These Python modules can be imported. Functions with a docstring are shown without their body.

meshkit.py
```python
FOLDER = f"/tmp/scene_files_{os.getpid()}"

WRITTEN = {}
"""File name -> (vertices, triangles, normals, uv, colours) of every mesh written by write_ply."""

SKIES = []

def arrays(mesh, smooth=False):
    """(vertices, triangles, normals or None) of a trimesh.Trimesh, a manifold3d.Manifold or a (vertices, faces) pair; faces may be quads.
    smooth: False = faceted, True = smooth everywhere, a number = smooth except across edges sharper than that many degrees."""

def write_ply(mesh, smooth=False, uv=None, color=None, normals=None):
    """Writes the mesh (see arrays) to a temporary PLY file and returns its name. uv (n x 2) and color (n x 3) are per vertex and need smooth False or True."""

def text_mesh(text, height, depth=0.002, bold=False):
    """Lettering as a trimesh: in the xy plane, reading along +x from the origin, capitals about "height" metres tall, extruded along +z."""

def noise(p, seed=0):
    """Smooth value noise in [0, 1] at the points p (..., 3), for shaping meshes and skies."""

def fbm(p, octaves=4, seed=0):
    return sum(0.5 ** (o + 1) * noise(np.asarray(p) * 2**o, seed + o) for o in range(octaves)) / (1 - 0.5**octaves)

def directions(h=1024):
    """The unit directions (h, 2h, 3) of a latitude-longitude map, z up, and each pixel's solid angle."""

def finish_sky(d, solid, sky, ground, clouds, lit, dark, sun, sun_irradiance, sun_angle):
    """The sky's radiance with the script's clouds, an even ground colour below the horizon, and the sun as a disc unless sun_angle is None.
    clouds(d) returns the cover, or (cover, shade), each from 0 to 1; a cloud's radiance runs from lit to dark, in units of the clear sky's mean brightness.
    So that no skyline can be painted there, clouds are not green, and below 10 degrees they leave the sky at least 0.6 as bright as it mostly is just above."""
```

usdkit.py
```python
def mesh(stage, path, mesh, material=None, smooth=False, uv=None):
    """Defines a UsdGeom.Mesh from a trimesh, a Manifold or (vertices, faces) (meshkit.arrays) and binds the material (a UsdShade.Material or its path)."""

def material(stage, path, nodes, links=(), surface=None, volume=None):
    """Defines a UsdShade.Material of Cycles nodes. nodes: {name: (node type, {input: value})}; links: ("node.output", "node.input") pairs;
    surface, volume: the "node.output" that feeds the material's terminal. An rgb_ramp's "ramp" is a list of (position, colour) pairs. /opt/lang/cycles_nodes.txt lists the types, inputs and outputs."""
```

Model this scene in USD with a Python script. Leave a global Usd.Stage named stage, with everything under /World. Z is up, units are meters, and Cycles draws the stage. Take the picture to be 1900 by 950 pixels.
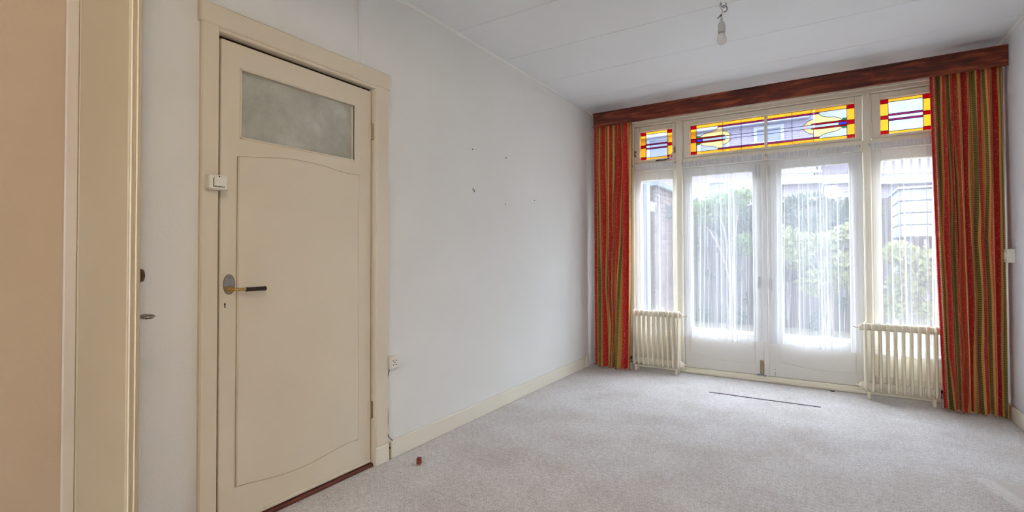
import math, random
import numpy as np, trimesh, manifold3d as m3, usdkit, meshkit
from pxr import Usd, UsdGeom, UsdLux, UsdShade, Gf, Sdf, Vt
from shapely.geometry import Polygon, LineString, box as sbox, Point
from shapely.ops import unary_union, polygonize
from shapely import affinity

stage = Usd.Stage.CreateInMemory()
UsdGeom.SetStageUpAxis(stage, UsdGeom.Tokens.z); UsdGeom.SetStageMetersPerUnit(stage, 1.0)
UsdGeom.Xform.Define(stage, '/World'); UsdGeom.Scope.Define(stage, '/World/Looks')
rng = random.Random(7); nrg = np.random.default_rng(7)

# ------------------------------------------------------------------ camera, sky, exposure
CAM_H = 1.1426
YAW, PITCH, ROLL = math.radians(32.4507), math.radians(0.9775), math.radians(-0.1771)
F = np.array([-math.sin(YAW)*math.cos(PITCH), math.cos(YAW)*math.cos(PITCH), math.sin(PITCH)])
r0 = np.array([math.cos(YAW), math.sin(YAW), 0.]); u0 = np.cross(r0, F)
Rr = math.cos(ROLL)*r0 + math.sin(ROLL)*u0; Uu = -math.sin(ROLL)*r0 + math.cos(ROLL)*u0
cam = UsdGeom.Camera.Define(stage, '/World/camera')
mat4 = Gf.Matrix4d(1.0)
for i, vv in enumerate((Rr, Uu, -F)): mat4.SetRow(i, Gf.Vec4d(*map(float, vv), 0))
mat4.SetRow(3, Gf.Vec4d(0, 0, CAM_H, 1))
cam.AddTransformOp().Set(mat4)
HA = 36.0
cam.CreateHorizontalApertureAttr(HA); cam.CreateVerticalApertureAttr(HA/2)
cam.CreateFocalLengthAttr(913.44/1900*HA)
cam.CreateVerticalApertureOffsetAttr(-16.7/1900*HA)
cam.CreateClippingRangeAttr(Gf.Vec2f(0.02, 500))
cam.CreateExposureAttr(3.05)

dome = UsdLux.DomeLight.Define(stage, '/World/sky')
dome.CreateIntensityAttr(1.0)
# even overcast: about three times brighter overhead than at the horizon
UsdShade.MaterialBindingAPI.Apply(dome.GetPrim()).Bind(usdkit.material(stage, '/World/Looks/overcast_sky',
    {'t': ('texture_coordinate', {}), 's': ('separate_xyz', {}), 'r': ('rgb_ramp', dict(ramp=[(0., (.38, .43, .515)), (.5, (.74, .83, .975)), (1., (1.08, 1.22, 1.44))])), 'b': ('background_shader', dict(strength=1.6))},
    [('t.generated', 's.vector'), ('s.z', 'r.fac'), ('r.color', 'b.color')], surface='b.background'))

# ------------------------------------------------------------------ helpers
LOC, COUNT = {}, {}
def numbered(parent, name):
    k = (parent, name); n = COUNT.get(k, 0); COUNT[k] = n + 1
    return parent + '/' + (name if n == 0 else f'{name}_{n:03d}')
def tag(prim, label=None, cat=None, group=None, kind=None):
    for k, v in (('label', label), ('category', cat), ('group', group), ('kind', kind)):
        if v: prim.SetCustomDataByKey(k, v)
    return prim
def thing(name, label=None, cat=None, loc=(0, 0, 0), group=None, kind=None):
    p = numbered('/World', name)
    x = UsdGeom.Xform.Define(stage, p)
    if any(loc): x.AddTranslateOp().Set(Gf.Vec3d(*map(float, loc)))
    LOC[p] = np.array(loc, float); tag(x.GetPrim(), label, cat, group, kind)
    return p
def struct(name, label=None, cat=None, loc=(0, 0, 0)): return thing(name, label, cat, loc, None, 'structure')
def va(mesh):
    if hasattr(mesh, 'to_mesh'):
        m = mesh.to_mesh(); return np.array(m.vert_properties[:, :3], float), np.array(m.tri_verts)
    if isinstance(mesh, trimesh.Trimesh): return np.array(mesh.vertices), np.array(mesh.faces)
    return np.array(mesh[0], float), np.array(mesh[1], int)
def part(parent, name, mesh, mat, smooth=False, label=None, uv=None, kind=None):
    p = numbered(parent, name)
    v, f = va(mesh); loc = LOC[parent]
    g = usdkit.mesh(stage, p, (v - loc, f), M[mat], smooth=smooth, uv=uv)
    LOC[p] = loc; tag(g.GetPrim(), label, kind=kind)
    return p
def single(name, mesh, mat, label, cat, smooth=False, group=None, kind=None, uv=None):
    p = numbered('/World', name); v, f = va(mesh); loc = (v.min(0)+v.max(0))/2; loc[2] = v[:, 2].min()
    if kind == 'structure' or kind == 'stuff': loc = np.zeros(3)
    g = usdkit.mesh(stage, p, (v - loc, f), M[mat], smooth=smooth, uv=uv)
    if loc.any(): UsdGeom.Xformable(g).AddTranslateOp().Set(Gf.Vec3d(*map(float, loc)))
    LOC[p] = loc; tag(g.GetPrim(), label, cat, group, kind); return p
BF = np.array([[0,2,3],[0,3,1],[4,5,7],[4,7,6],[0,1,5],[0,5,4],[2,6,7],[2,7,3],[0,4,6],[0,6,2],[1,3,7],[1,7,5]])
def bx(x0, x1, y0, y1, z0, z1):
    v = np.array([[x, y, z] for z in (z0, z1) for y in (y0, y1) for x in (x0, x1)], float)
    return v, BF
_CB = {}
def cb(x0, x1, y0, y1, z0, z1, c=0.003):
    """box with chamfered edges"""
    if 'f' not in _CB:
        pts = np.array([[sx*(1 if k == 0 else 2), sy*(1 if k == 1 else 2), sz*(1 if k == 2 else 2)] for sx in (-1, 1) for sy in (-1, 1) for sz in (-1, 1) for k in range(3)], float)
        pts = np.where(np.abs(pts) == 1, np.sign(pts)*1.7, pts)
        _CB['p'] = np.array([[sx, sy, sz, k] for sx in (-1, 1) for sy in (-1, 1) for sz in (-1, 1) for k in range(3)])
        h = trimesh.convex.convex_hull(np.array([[s[0]*(2 if s[3] == 0 else 1.7), s[1]*(2 if s[3] == 1 else 1.7), s[2]*(2 if s[3] == 2 else 1.7)] for s in _CB['p']]))
        q = np.array([[s[0]*(2 if s[3] == 0 else 1.7), s[1]*(2 if s[3] == 1 else 1.7), s[2]*(2 if s[3] == 2 else 1.7)] for s in _CB['p']])
        idx = np.array([int(np.argmin(np.linalg.norm(q - v, axis=1))) for v in h.vertices])
        _CB['f'] = idx[h.faces]
    c = min(c, (x1-x0)*.45, (y1-y0)*.45, (z1-z0)*.45)
    ctr = np.array([(x0+x1)/2, (y0+y1)/2, (z0+z1)/2]); hs = np.array([(x1-x0)/2, (y1-y0)/2, (z1-z0)/2])
    v = np.array([[s[a]*(hs[a] - (0 if s[3] == a else c)) for a in range(3)] for s in _CB['p']]) + ctr
    return v, _CB['f']
def cat_(*ms):
    vs, fs, n = [], [], 0
    for m in ms:
        v, f = va(m); vs.append(v); fs.append(f + n); n += len(v)
    return np.vstack(vs), np.vstack(fs)
def lathe(profile, axis='z', origin=(0, 0, 0), n=24):
    m = trimesh.creation.revolve(np.array(profile, float), sections=n)
    v = np.array(m.vertices)
    if axis == 'x': v = v[:, [2, 0, 1]]
    if axis == 'y': v = v[:, [1, 2, 0]]
    return v + np.array(origin), np.array(m.faces)
def tube(pts, r, n=10):
    pts = np.array(pts, float); N = len(pts)
    t = np.gradient(pts, axis=0); t /= np.linalg.norm(t, axis=1)[:, None]
    ref = np.array([0, 0, 1.]) if abs(t[0][2]) < .9 else np.array([1., 0, 0])
    rr = np.full(N, r) if np.ndim(r) == 0 else np.array(r)
    rings = []
    a = np.cross(t[0], ref); a /= np.linalg.norm(a)
    for i in range(N):
        a = a - t[i]*a.dot(t[i]); a /= np.linalg.norm(a); b = np.cross(t[i], a)
        th = np.arange(n)/n*2*math.pi
        rings.append(pts[i] + rr[i]*(np.cos(th)[:, None]*a + np.sin(th)[:, None]*b))
    v = np.vstack(rings + [pts[:1], pts[-1:]]); f = []
    for i in range(N-1):
        for k in range(n):
            p, q = i*n+k, i*n+(k+1) % n; f += [[p, q, q+n], [p, q+n, p+n]]
    c0, c1 = N*n, N*n+1
    for k in range(n): f += [[c0, (k+1) % n, k], [c1, (N-1)*n+k, (N-1)*n+(k+1) % n]]
    return v, np.array(f)
def curve(pts, n=40):
    from scipy.interpolate import CubicSpline
    pts = np.array(pts, float); t = np.r_[0, np.cumsum(np.linalg.norm(np.diff(pts, axis=0), axis=1))]
    return CubicSpline(t, pts)(np.linspace(0, t[-1], n))
def extr_xz(poly, y0, y1):
    """extrude a shapely polygon given in (x,z) between y0 and y1"""
    out = []
    for g in getattr(poly, 'geoms', [poly]):
        m = trimesh.creation.extrude_polygon(g, y1-y0, engine='earcut')
        v = np.array(m.vertices); out.append((np.c_[v[:, 0], y1 - v[:, 2], v[:, 1]], np.array(m.faces)))
    return cat_(*out)
def extr_yz(poly, x0, x1):
    out = []
    for g in getattr(poly, 'geoms', [poly]):
        m = trimesh.creation.extrude_polygon(g, x1-x0, engine='earcut')
        v = np.array(m.vertices); out.append((np.c_[x0 + v[:, 2], v[:, 0], v[:, 1]], np.array(m.faces)))
    return cat_(*out)
def extr_xy(poly, z0, z1):
    m = trimesh.creation.extrude_polygon(poly, z1-z0, engine='earcut'); v = np.array(m.vertices); v[:, 2] += z0
    return v, np.array(m.faces)
def sub_(a, *bs):
    def M_(m):
        v, f = va(m); return m3.Manifold(m3.Mesh(np.asarray(v, np.float32), np.asarray(f, np.uint32)))
    r = M_(a)
    for b in bs: r = r - M_(b)
    return r
def rot_z(mesh, ang, org=(0, 0, 0)):
    v, f = va(mesh); c, s = math.cos(ang), math.sin(ang); o = np.array(org)
    w = v - o; return np.c_[w[:, 0]*c - w[:, 1]*s, w[:, 0]*s + w[:, 1]*c, w[:, 2]] + o, f

# ------------------------------------------------------------------ materials
M = {}
def mat(name, nodes, links=(), surface='p.BSDF'):
    M[name] = usdkit.material(stage, '/World/Looks/' + name, nodes, links, surface=surface)
def sr(r, g, b):
    return tuple((c/255/12.92 if c/255 <= .04045 else ((c/255+.055)/1.055)**2.4) for c in (r, g, b))
def plain(name, col, rough=.5, metal=0., spec=.5, **kw):
    mat(name, {'p': ('principled_bsdf', dict(base_color=col, roughness=rough, metallic=metal, specular_ior_level=spec, **kw))})
def paint(name, c1, c2, rough=.45, nscale=3., bscale=60., bump=.08, spec=.4, bdist=.004):
    """paint with slight tone variation and brush or plaster relief"""
    mat(name, {'g': ('geometry', {}), 'n': ('noise_texture', dict(scale=nscale, detail=4., roughness=.6)),
               'r': ('rgb_ramp', dict(ramp=[(.3, c1), (.7, c2)])),
               'b': ('noise_texture', dict(scale=bscale, detail=3., roughness=.6)),
               'bp': ('bump', dict(strength=bump, distance=bdist)),
               'p': ('principled_bsdf', dict(roughness=rough, specular_ior_level=spec))},
        [('g.position', 'n.vector'), ('g.position', 'b.vector'), ('n.fac', 'r.fac'), ('r.color', 'p.base_color'), ('b.fac', 'bp.height'), ('bp.normal', 'p.normal')])
paint('wall_white', sr(238, 236, 230), sr(243, 241, 236), .8, 1.2, 95., .28, .25, .005)
paint('wall_tan', sr(188, 165, 140), sr(195, 172, 147), .75, 1.5, 90., .15, .25)
paint('wall_side', sr(240, 239, 241), sr(244, 243, 245), .75, 1.2, 95., .2, .25)
paint('ceiling_white', sr(238, 238, 237), sr(242, 242, 241), .6, 1.3, 50., .04, .3)
paint('cream', sr(231, 217, 192), sr(235, 222, 199), .38, 2., 45., .05, .45)
paint('cream_pale', sr(236, 228, 208), sr(240, 233, 215), .4, 2., 45., .05, .45)
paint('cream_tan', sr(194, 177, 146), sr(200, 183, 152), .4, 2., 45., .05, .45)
paint('strip_paint', sr(204, 190, 174), sr(212, 198, 182), .5, 2., 45., .05, .35)
paint('window_paint', sr(247, 237, 214), sr(250, 241, 221), .35, 2., 45., .05, .45)
paint('door_white', sr(230, 224, 214), sr(235, 229, 220), .35, 2., 45., .05, .45)
paint('radiator_cream', sr(242, 229, 204), sr(246, 236, 215), .3, 4., 60., .03, .5)
paint('switch_plastic', sr(240, 234, 218), sr(243, 238, 224), .35, 5., 60., .02, .5)
plain('dark_gap', sr(60, 45, 32), .9, 0, .1)
plain('dark_slot', sr(30, 26, 24), .8, 0, .1)
plain('brass', (.62, .42, .15), .32, 1.)
plain('old_brass', (.36, .28, .17), .45, 1.)
plain('chrome', (.66, .65, .63), .18, 1.)
plain('nickel', (.38, .35, .32), .33, 1.)
plain('steel', (.42, .42, .43), .35, 1.)
plain('lead', sr(46, 44, 50), .6, .3)
plain('black_wood', sr(44, 30, 24), .3, 0, .6)
plain('brown_knob', sr(92, 62, 48), .35, 0, .5)
plain('white_plastic', sr(232, 232, 230), .4)
plain('grey_plastic', sr(205, 204, 198), .45)
plain('cable_grey', sr(120, 116, 110), .6)
plain('cord_white', sr(215, 213, 208), .6)
plain('red_block', sr(132, 58, 36), .55)
plain('strip_dark', sr(92, 92, 98), .6)
plain('nail_steel', sr(110, 105, 100), .5, .5)
mat('threshold_red', {'g': ('geometry', {}), 'm': ('mapping', dict(scale=(60., 4., 60.))), 'n': ('noise_texture', dict(scale=3., detail=4.)),
    'r': ('rgb_ramp', dict(ramp=[(.35, sr(74, 34, 24)), (.65, sr(128, 66, 46))])), 'p': ('principled_bsdf', dict(roughness=.55))},
    [('g.position', 'm.vector'), ('m.vector', 'n.vector'), ('n.fac', 'r.fac'), ('r.color', 'p.base_color')])
# mahogany pelmet
mat('mahogany', {'g': ('geometry', {}), 'm': ('mapping', dict(scale=(1.5, 9., 10.))), 'n': ('noise_texture', dict(scale=2.0, detail=6., roughness=.65, distortion=.5)),
    'm2': ('mapping', dict(scale=(4., 60., 120.))), 'n2': ('noise_texture', dict(scale=3., detail=3.)),
    'r': ('rgb_ramp', dict(ramp=[(.32, sr(40, 18, 14)), (.5, sr(116, 48, 32)), (.66, sr(172, 84, 54))])),
    'r2': ('rgb_ramp', dict(ramp=[(.3, (.62, .6, .6)), (.6, (1, 1, 1))])),
    'mx': ('mix', dict(mix_type='multiply', fac=.8)), 'bp': ('bump', dict(strength=.1, distance=.003)),
    'p': ('principled_bsdf', dict(roughness=.42, specular_ior_level=.3))},
    [('g.position', 'm.vector'), ('m.vector', 'n.vector'), ('n.fac', 'r.fac'), ('g.position', 'm2.vector'), ('m2.vector', 'n2.vector'), ('n2.fac', 'r2.fac'),
     ('r.color', 'mx.color1'), ('r2.color', 'mx.color2'), ('mx.color', 'p.base_color'), ('n2.fac', 'bp.height'), ('bp.normal', 'p.normal')])
# carpet: fine loop pile, soft traffic stains, one worn patch with an edge of its own
mat('carpet', {'g': ('geometry', {}), 'n': ('noise_texture', dict(scale=150., detail=2., roughness=.7)), 'n2': ('noise_texture', dict(scale=2.4, detail=5., roughness=.62)),
    'n3': ('noise_texture', dict(scale=38., detail=3., roughness=.7)),
    'r': ('rgb_ramp', dict(ramp=[(.34, sr(194, 185, 180)), (.5, sr(227, 220, 216)), (.66, sr(250, 246, 243))])),
    'r2': ('rgb_ramp', dict(ramp=[(.32, sr(236, 231, 227)), (.6, (1, 1, 1))])), 'r3': ('rgb_ramp', dict(ramp=[(.3, sr(228, 226, 224)), (.62, (1, 1, 1))])),
    'mx': ('mix', dict(mix_type='multiply', fac=1.)), 'mx2': ('mix', dict(mix_type='multiply', fac=1.)),
    'sx': ('separate_xyz', {}), 'ed': ('math', dict(math_type='multiply_add', value2=.05, value3=-.025)), 'tx': ('math', dict(math_type='multiply_add', value2=.3)), 'te': ('math', dict(math_type='add')),
    'wa': ('map_range', dict(from_min=1.715, from_max=1.735, clamp=True)), 'wb': ('map_range', dict(from_min=3.43, from_max=3.40, clamp=True)), 'wc': ('math', dict(math_type='multiply')), 'wl': ('map_range', dict(from_min=1.640, from_max=1.655, clamp=True)), 'wd': ('math', dict(math_type='multiply')),
    'st1': ('mix', dict(color2=sr(250, 246, 240))), 'f1': ('math', dict(math_type='multiply', value2=.28)), 'st2': ('mix', dict(color2=sr(196, 182, 166))), 'f2': ('math', dict(math_type='multiply', value2=.55)),
    'bp': ('bump', dict(strength=.55, distance=.006)), 'p': ('principled_bsdf', dict(roughness=.95, specular_ior_level=.1, sheen_weight=.15))},
    [('g.position', 'n.vector'), ('g.position', 'n2.vector'), ('g.position', 'n3.vector'), ('n.fac', 'r.fac'), ('n2.fac', 'r2.fac'), ('n3.fac', 'r3.fac'), ('r.color', 'mx.color1'), ('r2.color', 'mx.color2'),
     ('mx.color', 'mx2.color1'), ('r3.color', 'mx2.color2'), ('g.position', 'sx.vector'), ('sx.y', 'tx.value1'), ('sx.x', 'tx.value3'), ('n3.fac', 'ed.value1'), ('tx.value', 'te.value1'), ('ed.value', 'te.value2'), ('te.value', 'wa.value'), ('te.value', 'wl.value'), ('sx.y', 'wb.value'),
     ('wa.result', 'wc.value1'), ('wb.result', 'wc.value2'), ('wl.result', 'wd.value1'), ('wb.result', 'wd.value2'), ('wd.value', 'f1.value1'), ('wc.value', 'f2.value1'),
     ('mx2.color', 'st1.color1'), ('f1.value', 'st1.fac'), ('st1.color', 'st2.color1'), ('f2.value', 'st2.fac'),
     ('st2.color', 'p.base_color'), ('n.fac', 'bp.height'), ('bp.normal', 'p.normal')])
# panes
def pane(name, tint, gloss=.02):
    mat(name, {'t': ('transparent_bsdf', dict(color=tint)), 'g': ('glossy_bsdf', dict(color=(1, 1, 1), roughness=gloss)), 'f': ('fresnel', dict(IOR=1.45)), 'm': ('mix_closure', {}),
         'ge': ('geometry', {}), 'iv': ('math', dict(math_type='subtract', value1=1.)), 'fm': ('math', dict(math_type='multiply'))},   # reflect on the outer faces only
        [('ge.backfacing', 'iv.value2'), ('iv.value', 'fm.value1'), ('f.fac', 'fm.value2'), ('fm.value', 'm.fac'), ('t.BSDF', 'm.closure1'), ('g.BSDF', 'm.closure2')], surface='m.closure')
pane('clear_glass', (.94, .96, .96))
def stained(name, tint, diff, k=.35):
    mat(name, {'g0': ('geometry', {}), 'n': ('noise_texture', dict(scale=45., detail=3.)), 'bp': ('bump', dict(strength=.3, distance=.002)),
               'rr': ('rgb_ramp', dict(ramp=[(.3, tuple(c*.86 for c in diff)), (.7, diff)])),
               't': ('transparent_bsdf', dict(color=tint)), 'd': ('translucent_bsdf', dict(color=diff)), 'm': ('mix_closure', dict(fac=k)),
               'gl': ('glossy_bsdf', dict(color=(1, 1, 1), roughness=.12)), 'f': ('fresnel', dict(IOR=1.45)), 'm2': ('mix_closure', {}),
               'iv': ('math', dict(math_type='subtract', value1=1.)), 'fm': ('math', dict(math_type='multiply'))},
        [('g0.position', 'n.vector'), ('n.fac', 'bp.height'), ('n.fac', 'rr.fac'), ('rr.color', 'd.color'), ('bp.normal', 'gl.normal'), ('t.BSDF', 'm.closure1'), ('d.BSDF', 'm.closure2'),
         ('g0.backfacing', 'iv.value2'), ('iv.value', 'fm.value1'), ('f.fac', 'fm.value2'), ('fm.value', 'm2.fac'), ('m.closure', 'm2.closure1'), ('gl.BSDF', 'm2.closure2')], surface='m2.closure')
stained('glass_yellow', (.84, .53, .12), (.8, .48, .09), .05)
stained('glass_red', (.46, .014, .04), (.45, .02, .05), .06)
stained('glass_purple', (.40, .09, .23), (.3, .07, .19), .05)
stained('glass_blue', (.18, .14, .5), (.2, .15, .5), .06)
stained('glass_green', (.12, .38, .16), (.2, .45, .25), .06)
stained('glass_cream', (.84, .70, .42), (.75, .64, .42), .06)
stained('glass_clear', (.66, .67, .74), (.8, .82, .9), .02)
# frosted door light
mat('frosted_glass', {'g': ('geometry', {}), 'n': ('noise_texture', dict(scale=6., detail=6., roughness=.65)), 'n2': ('noise_texture', dict(scale=160., detail=2.)),
    'r': ('rgb_ramp', dict(ramp=[(.35, sr(176, 174, 160)), (.55, sr(194, 193, 179)), (.72, sr(212, 212, 200))])), 'bp': ('bump', dict(strength=.2, distance=.002)),
    'p': ('principled_bsdf', dict(roughness=.22, specular_ior_level=.6))},
    [('g.position', 'n.vector'), ('g.position', 'n2.vector'), ('n.fac', 'r.fac'), ('r.color', 'p.base_color'), ('n2.fac', 'bp.height'), ('bp.normal', 'p.normal')])
mat('bulb_glass', {'p': ('principled_bsdf', dict(base_color=(.95, .93, .9), roughness=.12, transmission_weight=.35, ior=1.3))})
# net curtain: open weave, vertical ribs and fine cross threads
def sheer(name, base, rib):
    mat(name, {'t': ('texture_coordinate', {}), 's': ('separate_xyz', {}),
        'a': ('math', dict(math_type='multiply', value2=58.)), 'af': ('math', dict(math_type='fraction')), 'ar': ('rgb_ramp', dict(ramp=[(0., (1,)*3), (.22, (1,)*3), (.4, (.12,)*3), (.82, (.12,)*3), (1., (1,)*3)])),
        'b': ('math', dict(math_type='multiply', value2=110.)), 'bf': ('math', dict(math_type='fraction')), 'br': ('rgb_ramp', dict(ramp=[(0., (1,)*3), (.3, (1,)*3), (.5, (.15,)*3), (.85, (.15,)*3), (1., (1,)*3)])),
        'mp': ('mapping', dict(scale=(9., .5, 1.))), 'n': ('noise_texture', dict(scale=2., detail=2.)),
        'k1': ('math', dict(math_type='multiply_add', value2=rib, value3=base)), 'k2': ('math', dict(math_type='multiply_add', value2=.07)),
        'k3': ('math', dict(math_type='multiply_add', value2=.12)), 'k4': ('math', dict(math_type='add', value2=-.06, use_clamp=True)),
        'tr': ('transparent_bsdf', dict(color=(1, 1, 1))), 'd': ('diffuse_bsdf', dict(color=(.86, .86, .88))), 'l': ('translucent_bsdf', dict(color=(.95, .95, .97))),
        'm': ('mix_closure', dict(fac=.075)), 'm2': ('mix_closure', {})},
        [('t.UV', 's.vector'), ('s.x', 'a.value1'), ('a.value', 'af.value1'), ('af.value', 'ar.fac'), ('s.y', 'b.value1'), ('b.value', 'bf.value1'), ('bf.value', 'br.fac'),
         ('t.UV', 'mp.vector'), ('mp.vector', 'n.vector'), ('ar.color', 'k1.value1'), ('br.color', 'k2.value1'), ('k1.value', 'k2.value3'), ('n.fac', 'k3.value1'), ('k2.value', 'k3.value3'), ('k3.value', 'k4.value1'),
         ('d.BSDF', 'm.closure1'), ('l.BSDF', 'm.closure2'), ('k4.value', 'm2.fac'), ('tr.BSDF', 'm2.closure1'), ('m.closure', 'm2.closure2')], surface='m2.closure')
sheer('net', .36, .10)
sheer('net_heading', .55, .2)
# striped cotton print; u and v of the mesh are metres along the cloth
RED, RED2, YEL, GRN = sr(222, 58, 54), sr(232, 100, 70), sr(250, 206, 122), sr(160, 158, 92)
S = [(0, RED), (.35, YEL), (.42, GRN), (.52, YEL), (.59, RED2), (.73, YEL), (.80, GRN), (.90, YEL), (.97, RED), (1.0, RED)]
W1, K0 = (1, 1, 1), (0, 0, 0)
def stripe_mask(cols): return [(p, W1 if c in cols else K0) for p, c in S]
mat('striped_print', {'t': ('texture_coordinate', {}), 's': ('separate_xyz', {}), 'a': ('math', dict(math_type='multiply', value2=1/.165)), 'f': ('math', dict(math_type='fraction')),
    'r': ('rgb_ramp', dict(ramp=S, interpolate=False)), 'mr': ('rgb_ramp', dict(ramp=stripe_mask((RED, RED2)), interpolate=False)), 'mg': ('rgb_ramp', dict(ramp=stripe_mask((GRN,)), interpolate=False)), 'my': ('rgb_ramp', dict(ramp=stripe_mask((YEL,)), interpolate=False)),
    'v': ('voronoi_texture', dict(scale=112., randomness=.55)), 'vr': ('rgb_ramp', dict(ramp=[(0., (.7,)*3), (.2, (.6,)*3), (.34, K0), (1., K0)])),
    'c1': ('math', dict(math_type='multiply')), 'mx': ('mix', dict(color2=sr(250, 176, 158))),
    'b': ('math', dict(math_type='multiply', value2=100.)), 'bf': ('math', dict(math_type='fraction')), 'bg': ('math', dict(math_type='greater_than', value2=.66)), 'c2': ('math', dict(math_type='multiply')), 'mx2': ('mix', dict(color2=sr(92, 98, 58))),
    'c': ('math', dict(math_type='multiply', value2=128.)), 'cf': ('math', dict(math_type='fraction')), 'cg': ('math', dict(math_type='greater_than', value2=.6)), 'c3': ('math', dict(math_type='multiply')), 'mx3': ('mix', dict(color2=sr(236, 178, 92))),
    'p': ('principled_bsdf', dict(roughness=.85, specular_ior_level=.2, sheen_weight=.1)), 'tl': ('translucent_bsdf', {}), 'm': ('mix_closure', dict(fac=.03))},
    [('t.UV', 's.vector'), ('s.x', 'a.value1'), ('a.value', 'f.value1'), ('f.value', 'r.fac'), ('f.value', 'mr.fac'), ('f.value', 'mg.fac'), ('f.value', 'my.fac'),
     ('t.UV', 'v.vector'), ('v.distance', 'vr.fac'), ('vr.color', 'c1.value1'), ('mr.color', 'c1.value2'), ('r.color', 'mx.color1'), ('c1.value', 'mx.fac'),
     ('s.y', 'b.value1'), ('b.value', 'bf.value1'), ('bf.value', 'bg.value1'), ('bg.value', 'c2.value1'), ('mg.color', 'c2.value2'), ('mx.color', 'mx2.color1'), ('c2.value', 'mx2.fac'),
     ('s.y', 'c.value1'), ('c.value', 'cf.value1'), ('cf.value', 'cg.value1'), ('cg.value', 'c3.value1'), ('my.color', 'c3.value2'), ('mx2.color', 'mx3.color1'), ('c3.value', 'mx3.fac'),
     ('mx3.color', 'p.base_color'), ('mx3.color', 'tl.color'), ('p.BSDF', 'm.closure1'), ('tl.BSDF', 'm.closure2')], surface='m.closure')
# outdoors
paint('brick_a', sr(88, 74, 73), sr(98, 83, 81), .85, 9., 60., .3, .2)
paint('brick_b', sr(77, 63, 65), sr(87, 73, 73), .85, 9., 60., .3, .2)
paint('brick_c', sr(98, 82, 79), sr(106, 90, 87), .85, 9., 60., .3, .2)
paint('mortar', sr(104, 100, 98), sr(114, 109, 106), .9, 9., 60., .2, .2)
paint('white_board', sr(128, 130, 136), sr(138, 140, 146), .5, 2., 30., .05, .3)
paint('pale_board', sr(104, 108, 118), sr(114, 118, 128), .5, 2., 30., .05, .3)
paint('grey_roof', sr(90, 94, 102), sr(104, 108, 116), .8, 3., 30., .2, .3)
paint('fence_wood', sr(60, 56, 54), sr(80, 74, 72), .85, 6., 40., .25, .2)
paint('paving', sr(132, 130, 128), sr(150, 148, 146), .9, 5., 60., .25, .2)
paint('soil', sr(80, 74, 64), sr(104, 96, 84), .95, 5., 40., .3, .1)
paint('dark_pane', sr(84, 90, 102), sr(98, 104, 116), .15, 2., 2., 0., .6)
paint('lamp_grey', sr(60, 66, 72), sr(70, 76, 82), .4, 4., 40., .05, .4)
paint('bark', sr(96, 84, 70), sr(120, 106, 90), .9, 20., 60., .4, .1)
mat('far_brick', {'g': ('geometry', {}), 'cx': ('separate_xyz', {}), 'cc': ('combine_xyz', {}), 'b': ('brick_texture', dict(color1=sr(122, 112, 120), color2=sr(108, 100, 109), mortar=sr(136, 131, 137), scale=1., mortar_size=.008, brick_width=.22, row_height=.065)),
    'p': ('principled_bsdf', dict(roughness=.9, specular_ior_level=.2))}, [('g.position', 'cx.vector'), ('cx.x', 'cc.x'), ('cx.z', 'cc.y'), ('cc.vector', 'b.vector'), ('b.color', 'p.base_color')])
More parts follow.
